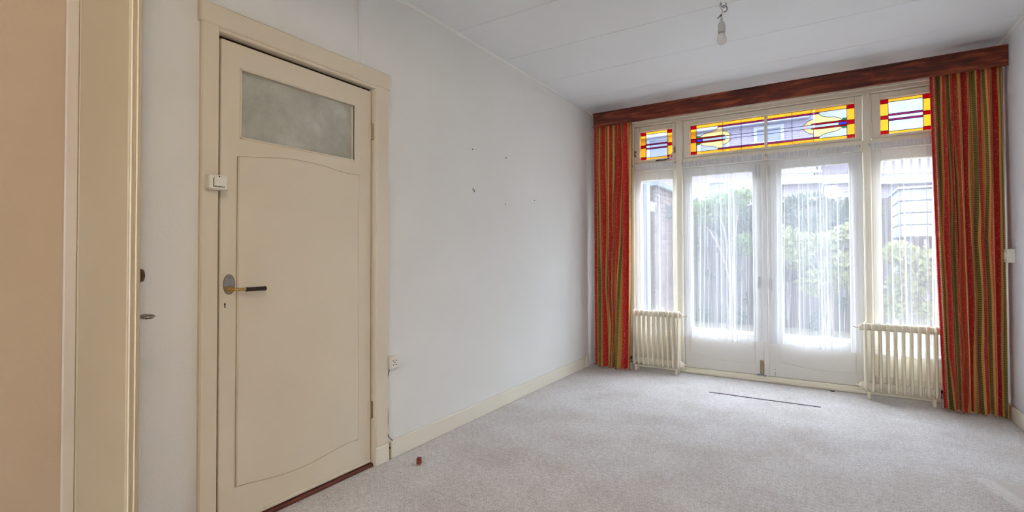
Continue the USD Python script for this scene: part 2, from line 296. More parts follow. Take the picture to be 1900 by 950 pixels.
def leaf(name, a, b):
    mat(name, {'g': ('geometry', {}), 'r': ('rgb_ramp', dict(ramp=[(0., a), (1., b)])), 'p': ('principled_bsdf', dict(roughness=.5, specular_ior_level=.35)), 'tl': ('translucent_bsdf', {}), 'm': ('mix_closure', dict(fac=.35))},
        [('g.random_per_island', 'r.fac'), ('r.color', 'p.base_color'), ('r.color', 'tl.color'), ('p.BSDF', 'm.closure1'), ('tl.BSDF', 'm.closure2')], surface='m.closure')
leaf('leaf_green', sr(70, 84, 44), sr(112, 122, 70))
leaf('leaf_dark', sr(34, 48, 32), sr(66, 84, 54))
leaf('leaf_yellow', sr(98, 100, 58), sr(138, 134, 92))

# ------------------------------------------------------------------ room shell
XL, XR, YB, H = -2.084, 1.082, 4.985, 2.651
YF = -3.6                      # far end of the front room, behind the camera
fl = struct('floor', 'light grey-beige loop pile carpet covering the whole room', 'floor')
part(fl, 'carpet', bx(XL-.1, XR+.1, YF-.1, YB+.04, -.05, 0), 'carpet')
# left wall with door recess
D0, D1, DT = 1.040, 1.866, 2.062      # opening of the inner door (y from, to, top)
wl = struct('wall_left', 'white woodchip-textured wall on the left with the cream door', 'wall')
part(wl, 'plaster', sub_(bx(XL-.25, XL, .6, YB+.3, -.02, H+.02), bx(XL-.13, XL+.1, D0, D1, -.1, DT)), 'wall_white')
part(wl, 'pipe_casing', tube([(XL+.001, 1.764, 2.15), (XL+.001, 1.764, 2.66)], .007, 10), 'wall_white', smooth=40)
wn = struct('wall_near', 'tan painted wall at the far left edge beside the folding door', 'wall')
part(wn, 'plaster', bx(XL-.25, XL, YF, .6, -.02, H+.02), 'wall_tan')
wr = struct('wall_right', 'pale wall at the right edge behind the patterned curtain', 'wall')
part(wr, 'plaster', bx(XR, XR+.2, YF, YB+.3, -.02, H+.02), 'wall_side')
wb = struct('wall_back', 'white wall around the garden doors and windows', 'wall')
FX0, FX1, FZ = -1.725, .835, 2.53
part(wb, 'plaster', bx(XL, FX0, YB-.01, YB+.25, -.02, H+.02), 'wall_white')
part(wb, 'plaster', bx(FX1, XR, YB-.01, YB+.25, -.02, H+.02), 'wall_white')
part(wb, 'plaster', bx(FX0, FX1, YB-.01, YB+.25, FZ, H+.02), 'wall_white')
wf = struct('wall_front', 'wall of the front room behind the viewer with a street window', 'wall')
part(wf, 'plaster', sub_(bx(XL-.2, XR+.2, YF-.2, YF, -.02, H+.02), bx(-.95, .85, YF-.3, YF+.1, .8, 2.35)), 'wall_white')
# partition between the two rooms: lintel and right pier, out of frame
wp = struct('wall_partition', 'wall with a wide opening between the two rooms', 'wall')
part(wp, 'lintel', bx(XL, XR, .56, .68, 2.28, H+.01), 'wall_white')
part(wp, 'pier', bx(.62, XR, .56, .68, 0, 2.28), 'wall_white')
# ceiling of wide panels with open joints
ce = struct('ceiling', 'white ceiling of wide flat panels with thin joints', 'ceiling')
part(ce, 'backing', bx(XL-.2, XR+.2, YF-.2, YB+.25, H+.012, H+.1), 'ceiling_white')
ys = [2.583 + .582*k for k in range(-11, 5)]
ys = [y for y in ys if y > YF] + [YB]
for y0_, y1_ in zip([YF] + ys[:-1], ys):
    part(ce, 'ceiling_panel', cb(XL, XR, y0_+.0015, y1_-.0015, H, H+.014, .003), 'ceiling_white')
part(ce, 'cove_strip', extr_xz(Polygon([(XL, H), (XL, H-.020), (XL+.006, H-.020), (XL+.016, H-.006), (XL+.016, H)]), .68, YB-.01), 'wall_white', smooth=30)
part(ce, 'cove_strip', extr_xz(Polygon([(XR, H), (XR-.016, H), (XR-.016, H-.006), (XR-.006, H-.020), (XR, H-.020)]), .68, YB-.01), 'wall_white', smooth=30)
# baseboards
bl = struct('baseboard_left', 'cream baseboard along the left wall from door to curtain', 'baseboard')
part(bl, 'board', cb(XL, XL+.018, 1.985, 4.64, 0, .102, .004), 'cream_pale')
part(bl, 'end_block', cb(XL, XL+.03, 4.64, 4.70, 0, .108, .004), 'cream_pale')
br_ = struct('baseboard_right', 'cream baseboard along the right wall', 'baseboard')
part(br_, 'board', cb(XR-.018, XR, .7, YB-.02, 0, .098, .004), 'cream_pale')

# ------------------------------------------------------------------ inner door (left wall)
d1 = struct('door_1', 'closed cream panelled door with frosted top light and black lever', 'door', (XL, 1.45, 0))
DX = XL - .012                       # face of the leaf
frame = trimesh.util.concatenate
# leaf with the opening of the top light
L0, L1, LB, LT = D0+.021, D1-.008, .022, DT-.016
top = curve([(1.131, 1.564), (1.215, 1.574), (1.318, 1.588), (1.42, 1.594), (1.52, 1.591), (1.63, 1.578), (1.769, 1.571)], 30)
bot = curve([(1.769, .174), (1.60, .164), (1.48, .150), (1.415, .148), (1.30, .155), (1.223, .167), (1.131, .176)], 30)
ppoly = Polygon(list(map(tuple, top)) + list(map(tuple, bot)))
groove = ppoly.buffer(.0032, join_style=2).difference(ppoly)
leafm = sub_(cb(DX-.04, DX, L0, L1, LB, LT, .003), bx(DX-.06, DX+.02, 1.147, 1.743, 1.651, 1.937), extr_yz(groove, DX-.003, DX+.01))
lf = part(d1, 'door_leaf', leafm, 'cream', smooth=30)
inner = ppoly.buffer(-.004, join_style=2)
part(d1, 'panel', cat_(extr_yz(ppoly, DX-.002, DX+.003), extr_yz(inner, DX+.002, DX+.006)), 'cream', smooth=30)
part(d1, 'frosted_pane', bx(DX-.028, DX-.022, 1.14, 1.75, 1.645, 1.943), 'frosted_glass', label='mottled frosted glass pane')
for (a, b, c, d) in ((1.139, 1.147, 1.643, 1.945), (1.743, 1.751, 1.643, 1.945)):
    part(d1, 'glazing_bead', cb(DX-.008, DX+.004, a, b, c, d, .002), 'cream')
for (c, d) in ((1.643, 1.651), (1.937, 1.945)):
    part(d1, 'glazing_bead', cb(DX-.008, DX+.004, 1.139, 1.751, c, d, .002), 'cream')
# dark gap between leaf and frame
part(d1, 'rebate', cat_(bx(DX-.06, DX-.02, D0, L0, 0, DT), bx(DX-.06, DX-.02, L1, D1, 0, DT), bx(DX-.06, DX-.02, D0, D1, LT, DT)), 'dark_gap')
part(d1, 'weather_strip', cb(DX-.01, DX+.006, L0, L1, .024, .040, .003), 'cream')
part(d1, 'threshold', cb(DX-.06, DX+.016, D0, D1, 0, .018, .004), 'threshold_red', label='worn red-brown wooden threshold')
# casing
CX = XL + .020
part(d1, 'casing', cb(XL-.06, CX, .972, D0, 0, 2.078, .005), 'cream')
part(d1, 'casing', cb(XL-.06, CX, D1+.006, 1.958, .098, 2.078, .005), 'cream')
part(d1, 'casing', cb(XL-.06, CX+.006, .964, 1.968, DT+.012, 2.161, .006), 'cream')
part(d1, 'frame_jamb', cb(XL-.10, CX-.004, D1-.002, D1+.009, 0, DT+.01, .002), 'cream')
part(d1, 'frame_stop', cb(XL-.06, CX-.006, D0-.002, D1+.006, DT-.002, DT+.014, .002), 'cream')
part(d1, 'plinth_block', cb(XL-.06, CX+.007, D1+.002, 1.962, 0, .1, .006), 'cream_pale')
part(d1, 'plinth_block', cb(XL-.06, CX+.007, .968, D0-.001, 0, .1, .006), 'cream_pale')
# lever handle on an oval plate
def oval(cy, cz, ry, rz, n=40): return Polygon([(cy+ry*math.cos(t), cz+rz*math.sin(t)) for t in np.linspace(0, 2*math.pi, n, endpoint=False)])
hp = part(d1, 'handle_plate', cat_(extr_yz(oval(1.098, 1.025, .0235, .042), DX, DX+.004), extr_yz(oval(1.098, 1.025, .0215, .0395), DX+.004, DX+.0055)), 'nickel', smooth=40, label='oval nickel plate')
part(hp, 'plate_rim', cat_(*[tube([(DX+.0048, 1.098+.0225*math.cos(t), 1.025+.0405*math.sin(t)) for t in np.linspace(0, 2*math.pi, 41)], .0016, 6)]), 'old_brass', smooth=40)
for dz in (.031, -.031): part(hp, 'screw', lathe([(0, .003), (.003, .002), (.004, 0)], 'x', (DX+.005, 1.098, 1.025+dz), 10), 'old_brass', smooth=40)
lv = part(d1, 'lever', cat_(lathe([(0, 0), (.013, 0), (.013, .006), (.009, .010), (.009, .03), (0, .032)], 'x', (DX+.004, 1.098, 1.005), 16), tube(curve([(DX+.03, 1.094, 1.005), (DX+.046, 1.104, 1.005), (DX+.05, 1.125, 1.005), (DX+.05, 1.150, 1.004)], 14), .0062, 12)), 'brass', smooth=40, label='brass lever neck')
part(lv, 'grip', lathe([(0, 0), (.0085, 0), (.0095, .003), (.009, .006), (.0092, .08), (.0097, .083), (.0088, .087), (0, .0875)], 'y', (DX+.05, 1.142, 1.0035), 18), 'black_wood', smooth=40, label='black lever grip')
part(d1, 'keyhole', cat_(extr_yz(oval(1.083, .945, .0035, .0035, 14), DX, DX+.001), bx(DX, DX+.001, 1.0812, 1.0848, .929, .945)), 'dark_slot')
for z0 in (1.78, .262):
    hg = part(d1, 'hinge', lathe([(0, 0), (.0065, 0), (.0065, .026), (.0055, .027), (.0055, .030), (.0065, .031), (.0065, .057), (.0055, .058), (.0055, .061), (.0065, .062), (.0065, .088), (0, .088)], 'z', (DX+.006, 1.862, z0), 12), 'old_brass', smooth=40, label='painted-over brass hinge')
    part(hg, 'hinge_leaf', bx(DX-.001, DX+.0015, 1.838, 1.858, z0+.002, z0+.086), 'cream')

# ------------------------------------------------------------------ folding door leaf at the left edge, seen from its near face
d2 = struct('door_2', 'cream folding door leaf at the far left, edge towards the room', 'door', (-1.9, .617, 0))
part(d2, 'door_leaf', cb(XL+.015, -1.692, .600, .634, .012, 2.24, .003), 'cream_tan')
part(d2, 'edge_bead', cb(-1.692, -1.686, .604, .6085, .012, 2.24, .002), 'cream')
part(d2, 'edge_bead', cb(-1.692, -1.685, .6185, .6225, .012, 2.24, .002), 'cream')
kb = part(d2, 'door_knob', lathe([(0, 0), (.016, 0), (.016, .004), (.007, .008), (.007, .03), (.016, .036), (.022, .042), (.02, .049), (.010, .053), (0, .054)], 'y', (-1.812, .634, 1.083), 22), 'brown_knob', smooth=40, label='dark brown oval knob')
tk = (-1.772, .634, .957)
v_, f_ = lathe([(0, 0), (.012, 0), (.012, .004), (.006, .007), (.007, .024), (.018, .032), (.025, .044), (.022, .056), (.012, .066), (0, .069)], 'y', (0, 0, 0), 24)
v_ = v_*np.array([1, 1, .36]); tt_ = part(d2, 'thumb_turn', (v_+np.array(tk), f_), 'nickel', smooth=40, label='flat oval metal thumb turn')
for dz_ in (-.0035, .0035): part(tt_, 'slot', tube([(tk[0]+.0235-abs(dz_), tk[1]+.036, tk[2]+dz_), (tk[0]+.0255-abs(dz_), tk[1]+.046, tk[2]+dz_), (tk[0]+.0225-abs(dz_), tk[1]+.056, tk[2]+dz_)], .0012, 6), 'dark_slot')
t2 = struct('trim_1', 'white strip between the tan wall and folding door', 'trim')
part(t2, 'strip', cb(XL, XL+.010, .565, .600, 0, 2.28, .004), 'strip_paint')
part(t2, 'jamb', cb(XL, XL+.016, .599, .640, 0, 2.28, .004), 'cream_tan')

# ------------------------------------------------------------------ garden front: fixed frame
MX = (-1.655, -1.236, -1.169, .274, .329, .760)      # edges of the openings
y0, y1 = YB-.03, YB+.07
wfm = struct('trim_2', 'cream painted window frame with mullions and transom', 'trim', (0, YB, 0))
part(wfm, 'frame_post', cb(FX0, MX[0], y0, y1, 0, FZ, .006), 'window_paint')
part(wfm, 'mullion', cb(MX[1], MX[2], y0, y1, 0, 2.47, .008), 'window_paint')
part(wfm, 'mullion', cb(MX[3], MX[4], y0, y1, 0, 2.47, .008), 'window_paint')
part(wfm, 'frame_post', cb(MX[5], FX1, y0, y1, 0, FZ, .006), 'window_paint')
part(wfm, 'head', cb(MX[0], MX[5], y0, y1, 2.462, FZ, .006), 'window_paint')
part(wfm, 'head_moulding', cb(FX0, FX1, y0-.016, y0+.002, 2.492, FZ, .006), 'window_paint')
for a, b in ((0, 1), (2, 3), (4, 5)):
    part(wfm, 'transom', cb(MX[a], MX[b], y0+.004, y1, 1.992, 2.086, .006), 'window_paint')
part(wfm, 'door_sill', cat_(cb(MX[2], MX[3], y0-.012, y1, 0, .030, .008), cb(MX[2], MX[3], y0+.01, y1, .025, .05, .004)), 'window_paint')
for a, b in ((0, 1), (4, 5)):
    part(wfm, 'apron_panel', cat_(cb(MX[a], MX[b], y0+.02, y1-.01, 0, .335, .004), cb(MX[a], MX[b], y0+.008, y0+.03, 0, .16, .006)), 'window_paint')
    part(wfm, 'window_sill', cb(MX[a], MX[b], y0-.005, y1, .33, .355, .006), 'window_paint')

def rect_frame(x0, x1, z0, z1, w, ya, yb, c=.006):
    """mitre-free sash frame: two stiles and two rails as one mesh"""
    wl_, wr_, wb_, wt_ = w
    return cat_(cb(x0, x0+wl_, ya, yb, z0, z1, c), cb(x1-wr_, x1, ya, yb, z0, z1, c), cb(x0+wl_-.001, x1-wr_+.001, ya, yb, z0, z0+wb_, c), cb(x0+wl_-.001, x1-wr_+.001, ya, yb, z1-wt_, z1, c))

# leaded lights -------------------------------------------------
LEADW = .0032
def lights(parent, polys, leads, ya, yb):
    for pg, m_ in polys:
        part(parent, 'glass_piece', extr_xz(pg, ya, yb), m_)
    if leads is not None: part(parent, 'lead_came', leads, 'lead')
def leaded(parent, lines, rect, colour, yc):
    """cut rect (x0,z0,x1,z1) along lines; colour(centroid) names the glass of a piece"""
    R = sbox(rect[0], rect[1], rect[2], rect[3])
    net = unary_union([R.exterior] + [l.intersection(R) for l in lines])
    faces = [f for f in polygonize(net) if f.area > 2e-6]
    polys, keep = [], []
    for f in faces:
        g = f.buffer(-LEADW/2, join_style=2)
        if g.is_empty: continue
        for h in getattr(g, 'geoms', [g]):
            if h.area < 1e-6: continue
            polys.append((h, colour(h.representative_point()))); keep.append(h)
    lead = R.difference(unary_union(keep).buffer(.0002))
    lm = extr_xz(lead, yc-.004, yc+.004)
    lights(parent, polys, lm, yc-.0025, yc+.0025)
def small_design(rect):
    x0, z0, x1, z1 = rect; w, h = x1-x0, z1-z0
    a, b = x0+.165*w, x1-.165*w
    Z = lambda v: z1 - v*h
    L = [LineString([(a, z0), (a, z1)]), LineString([(b, z0), (b, z1)])]
    for v in (.085, .915): L.append(LineString([(a, Z(v)), (b, Z(v))]))
    for v in (.115, .46, .56, .885):
        L.append(LineString([(x0, Z(v)), (a, Z(v))])); L.append(LineString([(b, Z(v)), (x1, Z(v))]))
    for v in (.425, .475, .565, .615): L.append(LineString([(a, Z(v)), (b, Z(v))]))
    def col(p):
        u, v = (p.x-x0)/w, (z1-p.y)/h
        if u < .165 or u > .835: return 'glass_red' if (v < .115 or v > .885 or .46 < v < .56) else 'glass_yellow'
        if v < .085 or v > .915: return 'glass_yellow'
        if .425 < v < .475 or .565 < v < .615: return 'glass_purple'
        return 'glass_clear'
    return L, col
def half_design(rect, flip):
    x0, z0, x1, z1 = rect; w, h = x1-x0, z1-z0
    X = (lambda u: x1-u*w) if flip else (lambda u: x0+u*w)
    Z = lambda v: z1 - v*h
    P = lambda pts: LineString([(X(u), Z(v)) for u, v in pts])
    def sm(pts): return P(curve(pts, 24))
    c1, T, B = .083, .105, .895
    mid = .515
    L = [P([(c1, 0), (c1, 1)])]
    for v in (.115, .45, .575, .885): L.append(P([(0, v), (c1, v)]))
    L += [P([(c1, T), (1, T)]), P([(c1, B), (1, B)])]
    L += [P([(.385, T+.05), (1, T+.05)]), P([(.385, B-.05), (1, B-.05)]), P([(.385, T), (.385, T+.05)]), P([(.385, B-.05), (.385, B)])]
    L += [P([(.452, 0), (.452, 1)]), P([(.70, 0), (.70, 1)])]
    for v in (.43, .478, .562, .61): L.append(P([(c1, v), (.452, v)]))
    L.append(P([(.17, .478), (.17, .562)]))
    L += [P([(.452, .468), (1, .468)]), P([(.452, .572), (1, .572)])]
    L += [P([(c1, .375), (.128, .375), (.136, .43)]), P([(c1, .665), (.128, .665), (.136, .61)])]
    L += [sm([(.136, .43), (.16, .36), (.21, .31), (.29, .285), (.35, .24), (.385, T+.05)]), sm([(.136, .61), (.16, .68), (.21, .73), (.29, .755), (.35, .80), (.385, B-.05)])]
    L += [sm([(.452, .30), (.50, .325), (.54, .39), (.568, .468)]), sm([(.452, .74), (.50, .715), (.54, .65), (.568, .572)])]
    L += [P([(.452, .44), (.475, .44), (.485, .468)]), P([(.452, .60), (.475, .60), (.485, .572)])]
    up = Polygon([(.136, .43), (.16, .36), (.21, .31), (.29, .285), (.35, .24), (.385, .155), (.452, .155), (.452, .43)]).buffer(.0)
    lo = affinity.scale(up, 1, -1, origin=(0, .52))
    capu = Polygon([(.452, .30), (.50, .325), (.54, .39), (.568, .468), (.452, .468)]); capl = affinity.scale(capu, 1, -1, origin=(0, .52))
    def col(p):
        u, v = ((x1-p.x)/w if flip else (p.x-x0)/w), (z1-p.y)/h
        q = Point(u, v)
        if u < c1: return 'glass_red' if (v < .115 or v > .885 or .45 < v < .575) else 'glass_yellow'
        if v < T or v > B: return 'glass_yellow'
        if u > .385 and (v < T+.05 or v > B-.05): return 'glass_purple'
        if u < .452 and (.43 < v < .478 or .562 < v < .61): return 'glass_red'
        if u < .17 and .478 < v < .562: return 'glass_blue'
        if u < .136 and (.375 < v < .43 or .61 < v < .665): return 'glass_green'
        if .452 < u < .482 and (.44 < v < .468 or .572 < v < .60): return 'glass_green'
        if up.contains(q) or lo.contains(q) or capu.contains(q) or capl.contains(q): return 'glass_cream'
        return 'glass_clear'
    return L, col
YG = YB + .022
SZ0, SZ1 = 2.116, 2.404
# window_1: left side light (hopper with leaded glass above, clear fixed pane below)
def side_window(name, x0, x1, gx0, gx1, label):
    w = struct(name, label, 'window', ((x0+x1)/2, YB, 0))
    sh = part(w, 'top_sash', rect_frame(x0+.003, x1-.003, 2.089, 2.459, (gx0-x0-.003, x1-.003-gx1, SZ0-2.089, 2.459-SZ1), YB-.012, YB+.04), 'window_paint')
    L, col = small_design((gx0, SZ0, gx1, SZ1)); leaded(sh, L, (gx0, SZ0, gx1, SZ1), col, YG)
    sh2 = part(w, 'fixed_sash', rect_frame(x0+.001, x1-.001, .355, 1.992, (.062, .036 if x1 < -1 else .04, .03, .09), YB-.004, YB+.045), 'window_paint')
    part(sh2, 'glass_pane', bx(x0+.06, x1-.03, YB+.02, YB+.024, .38, 1.905), 'clear_glass')
    return w
w1 = side_window('window_1', MX[0], MX[1], -1.597, -1.272, 'left side window with small leaded hopper above a clear pane')
for sx, xs, pts in ((1, -1.641, [(-1.638, YB-.03, 2.185), (-1.61, YB-.05, 2.150), (-1.580, YB-.042, 2.116)]), (-1, -1.246, [(-1.247, YB-.03, 2.18), (-1.262, YB-.06, 2.14), (-1.290, YB-.05, 2.105)])):
    st = part(w1, 'window_stay', tube(curve(pts, 8), .0055, 8), 'white_plastic' if sx == 1 else 'chrome', smooth=40, label='folding window stay')
    part(st, 'stay_plate', cb(xs-.008, xs+.008, YB-.034, YB-.012, 2.155, 2.215, .003), 'old_brass')
part(w1, 'stay_handle', tube(curve([(-1.288, YB-.05, 2.106), (-1.31, YB-.055, 2.092), (-1.36, YB-.05, 2.090), (-1.425, YB-.05, 2.088)], 14), [.006]*10+[.007, .008, .008, .006], 8), 'black_wood', smooth=40, label='dark curved stay handle')
w3 = side_window('window_3', MX[4], MX[5], .393, .720, 'right side window with leaded glass above, half behind curtain')
w2 = struct('window_2', 'wide leaded stained glass transom light above the garden doors', 'window', (-.45, YB, 2.27))
G0, G1, GM0, GM1 = -1.100, .222, -.4535, -.4295
sh = part(w2, 'sash', cat_(rect_frame(MX[2]+.003, MX[3]-.003, 2.089, 2.459, (G0-MX[2]-.003, MX[3]-.003-G1, SZ0-2.089, 2.459-SZ1), YB-.012, YB+.04), cb(GM0, GM1, YB-.006, YB+.036, SZ0-.001, SZ1+.001, .004)), 'window_paint')
for a, b, fl_ in ((G0, GM0, False), (GM1, G1, True)):
    L, col = half_design((a, SZ0, b, SZ1), fl_); leaded(sh, L, (a, SZ0, b, SZ1), col, YG)
# french doors
def garden_door(name, x0, x1, gx0, gx1, label, px0, px1, first):
    d = struct(name, label, 'door', ((x0+x1)/2, YB, 0))
    part(d, 'glass_pane', bx(gx0-.01, gx1+.01, YB+.018, YB+.023, .39, 1.925), 'clear_glass')
    part(d, 'glazing_bead', rect_frame(gx0-.002, gx1+.002, .398, 1.917, (.014,)*4, YB-.010, YB+.016, .005), 'door_white')
    wv = curve([(px0, .190), (px0+.09, .180), (px0+.19, .163), (px0+.29, .155), (px0+.39, .158), (px1, .158)], 24)
    pg = Polygon(list(map(tuple, wv)) + [(px1, .36), (px0, .36)])
    part(d, 'door_leaf', sub_(cb(x0+.003, x1-.003, YB-.006, YB+.04, .052, 1.990, .005), bx(gx0, gx1, YB-.1, YB+.1, .40, 1.915), extr_xz(pg.buffer(.0028, join_style=2).difference(pg).intersection(sbox(px0-.1, 0, px1+.1, .37)), YB-.1, YB-.004)), 'door_white', smooth=30)
    part(d, 'panel', cat_(extr_xz(pg, YB-.009, YB), extr_xz(pg.buffer(-.004, join_style=2), YB-.013, YB-.008)), 'door_white', smooth=30)
    return d
XM = -.447
dl = garden_door('door_3', MX[2], XM, -1.093, -.545, 'left white glazed garden door behind net curtain', -1.108, -.548, True)
dr = garden_door('door_4', XM, MX[3], -.330, .185, 'right white glazed garden door behind net curtain', -.345, .205, False)
part(dl, 'astragal', cb(XM-.03, XM+.016, YB-.026, YB-.004, .055, 1.985, .006), 'door_white')
fb = part(dl, 'floor_bolt', cat_(cb(-.508, -.464, YB-.018, YB-.005, .070, .188, .003), cb(-.493, -.479, YB-.030, YB-.016, .06, .175, .004)), 'old_brass', label='tarnished brass floor bolt')
for z_ in (.095, .155): part(fb, 'bolt_guide', cb(-.500, -.472, YB-.036, YB-.016, z_-.008, z_+.008, .003), 'nickel')
part(fb, 'bolt_keep', cb(-.53, -.455, YB-.045, YB-.004, .052, .064, .004), 'steel', label='grey bolt keep')
part(fb, 'bolt_knob', lathe([(0, 0), (.005, 0), (.005, .008), (.009, .012), (.007, .02), (0, .021)], 'y', (-.486, YB-.048, .125), 12), 'old_brass', smooth=40)
for xx in (-.520, -.494):
    part(dl, 'top_bolt', cb(xx-.004, xx+.004, YB-.036, YB-.026, 1.84, 1.965, .002), 'old_brass', label='dark top bolt')
part(dr, 'top_bolt', cb(-.418, -.411, YB-.016, YB-.006, 1.85, 1.945, .002), 'old_brass')
part(dl, 'pull_handle', cb(-.522, -.508, YB-.022, YB-.005, .835, .945, .004), 'steel', label='slim dark pull')
part(dr, 'pull_handle', cb(-.408, -.396, YB-.022, YB-.005, .825, .925, .004), 'steel')
for z in (.09, .12, .072):
    part(dr, 'latch_pin', lathe([(0, 0), (.004, 0), (.004, .005), (0, .006)], 'y', (-.388, YB-.013, z), 8), 'old_brass')

# ------------------------------------------------------------------ net curtains
def cloth(x0, x1, zt, zb, yc, amp, nf, full, seed, nu=300, nz=40, gather=.25, hem=0.0, drift=.25, spread=0.0, loop=.5, irr=.7):
    """hanging gathered cloth: returns vertices, faces, uv (metres along the cloth)"""
    r = np.random.default_rng(seed)
    u = np.linspace(0, 1, nu)
    ph = np.cumsum(np.interp(np.arange(nu//6+2), np.linspace(0, nu//6+2, int(nf*1.5)+2), .25+1.5*r.random(int(nf*1.5)+2))); ph = np.interp(u*(len(ph)-1), np.arange(len(ph)), ph); ph = (ph-ph[0])/(ph[-1]-ph[0])*nf*2*math.pi
    am = np.interp(u*11, np.arange(12), .65+irr*(r.random(12)-.05)); am2 = np.interp(u*9, np.arange(10), .5+1.*r.random(10))
    sl = np.interp(u*7, np.arange(8), r.normal(0, 1, 8))
    hemw = np.interp(u*9, np.arange(10), r.random(10))
    V = []
    for j in range(nz+1):
        t = j/nz
        k = gather + (1-gather)*min(1, t*3.)**.8
        p = ph + drift*sl*t*math.pi
        y = yc + amp*k*(am*np.sin(p) + .35*am2*np.sin(2.3*p+1.3))
        xx = u + (loop/(nf*2*math.pi))*np.sin(2*p)*k + .012*sl*t
        xx = x0 + (x1-x0)*xx + spread*(u-.5)*t
        zz = zt + (zb-zt)*t + hem*hemw*t**6
        V.append(np.c_[xx, y, np.broadcast_to(zz, xx.shape)])
    V = np.array(V)
    mid = V[nz*2//3]
    s = np.r_[0, np.cumsum(np.linalg.norm(np.diff(mid[:, :2], axis=0), axis=1))]
    s = s/s[-1]*full
    uv = np.stack([np.broadcast_to(s, (nz+1, nu)), np.broadcast_to((zt - (zt-zb)*np.linspace(0, 1, nz+1))[:, None], (nz+1, nu))], -1)
    idx = np.arange((nz+1)*nu).reshape(nz+1, nu)
    a, b, c, d = idx[:-1, :-1].ravel(), idx[:-1, 1:].ravel(), idx[1:, 1:].ravel(), idx[1:, :-1].ravel()
    f = np.vstack([np.c_[a, c, b], np.c_[a, d, c]])
    return V.reshape(-1, 3), f, uv.reshape(-1, 2)
def net(x0, x1, zt, zb, seed, label, nf, hooks, hem=.048, full=None, slope=0.0):
    yc = YB - .062
    t = thing('net_curtain', label, 'curtain', ((x0+x1)/2, yc, zb), 'white net curtains at the garden front')
    full = full or (x1-x0)*1.7
    v, f, uv = cloth(x0, x1, zt-.045, zb, yc, .012, nf, full, seed, 420, 44, .3, hem, .8, 0., .86, 1.1)
    part(t, 'net_cloth', (v, f), 'net', smooth=True, uv=uv)
    v, f, uv = cloth(x0+.004, x1-.004, zt, zt-.052, yc-.004, .008, nf*3.4, full, seed+50, 320, 6, 1.)
    v[:, 2] += np.where(v[:, 2] > zt-.004, .004*np.sin(v[:, 0]*140), 0)
    part(t, 'gathered_heading', (v, f), 'net_heading', smooth=True, uv=uv)
    part(t, 'curtain_wire', tube([(x0-.012, yc+.012, zt-.012), (x1+.012, yc+.012, zt-.012)], .0035, 8), 'white_plastic', smooth=40)
    for e in (x0-.010, x1+.010):
        part(t, 'wire_hook', tube(curve([(e, YB-.028, zt-.006), (e, yc+.01, zt-.004), (e, yc+.006, zt-.014), (e, yc+.014, zt-.02)], 10), .003, 6), 'steel', smooth=40)
    if hooks:
        for k in range(hooks):
            x = x0+.02+(x1-x0-.04)*(k+.5*rng.random())/(hooks-.5)
            part(t, 'glider', trimesh.creation.icosphere(1, .0065).apply_transform(trimesh.transformations.translation_matrix((x, yc-.014, zt+.001))), 'white_plastic', smooth=True)
net(MX[0]+.004, MX[1]-.010, 2.062, .30, 11, 'net curtain over the narrow left side window above the radiator', 5, 0)
net(MX[2]+.012, -.452, 2.045, .318, 12, 'left net curtain of the two over the garden doors', 9, 13)
net(-.418, MX[3]-.035, 2.040, .312, 13, 'right net curtain of the two over the garden doors', 9, 11)
net(MX[4]-.006, MX[5]+.02, 2.045, .300, 14, 'net curtain over the right side window beside the red curtain', 5, 0)

# ------------------------------------------------------------------ pelmet and striped curtains
PX0, PX1, PY = -1.980, 1.076, 4.66
pz0, pz1 = 2.441, 2.580
pe = thing('pelmet', 'dark mahogany wooden pelmet board above the garden windows', 'pelmet', ((PX0+PX1)/2, PY, pz0))
part(pe, 'front_board', cb(PX0, PX1, PY, PY+.022, pz0, pz1, .004), 'mahogany')
for x in (-1.22, .30): part(pe, 'support_arm', cb(x-.02, x+.02, PY+.021, YB-.040, pz1-.045, pz1-.010, .003), 'mahogany')
part(pe, 'lip_moulding', cb(PX0-.004, PX1, PY-.007, PY+.004, pz0-.004, pz0+.010, .004), 'mahogany')
part(pe, 'top_moulding', cb(PX0-.004, PX1, PY-.006, PY+.004, pz1-.010, pz1+.003, .003), 'mahogany')
part(pe, 'curtain_rail', cb(PX0+.03, PX1-.03, PY+.10, PY+.125, pz1-.05, pz1-.026, .003), 'steel')
for k, x in enumerate((-.62, .06, .33)):
    part(pe, 'knot', lathe([(0, .0012), (.007, .0008), (.009, 0)], 'y', (x, PY-.0012, 2.56-.05*(k % 2)), 10), 'black_wood')
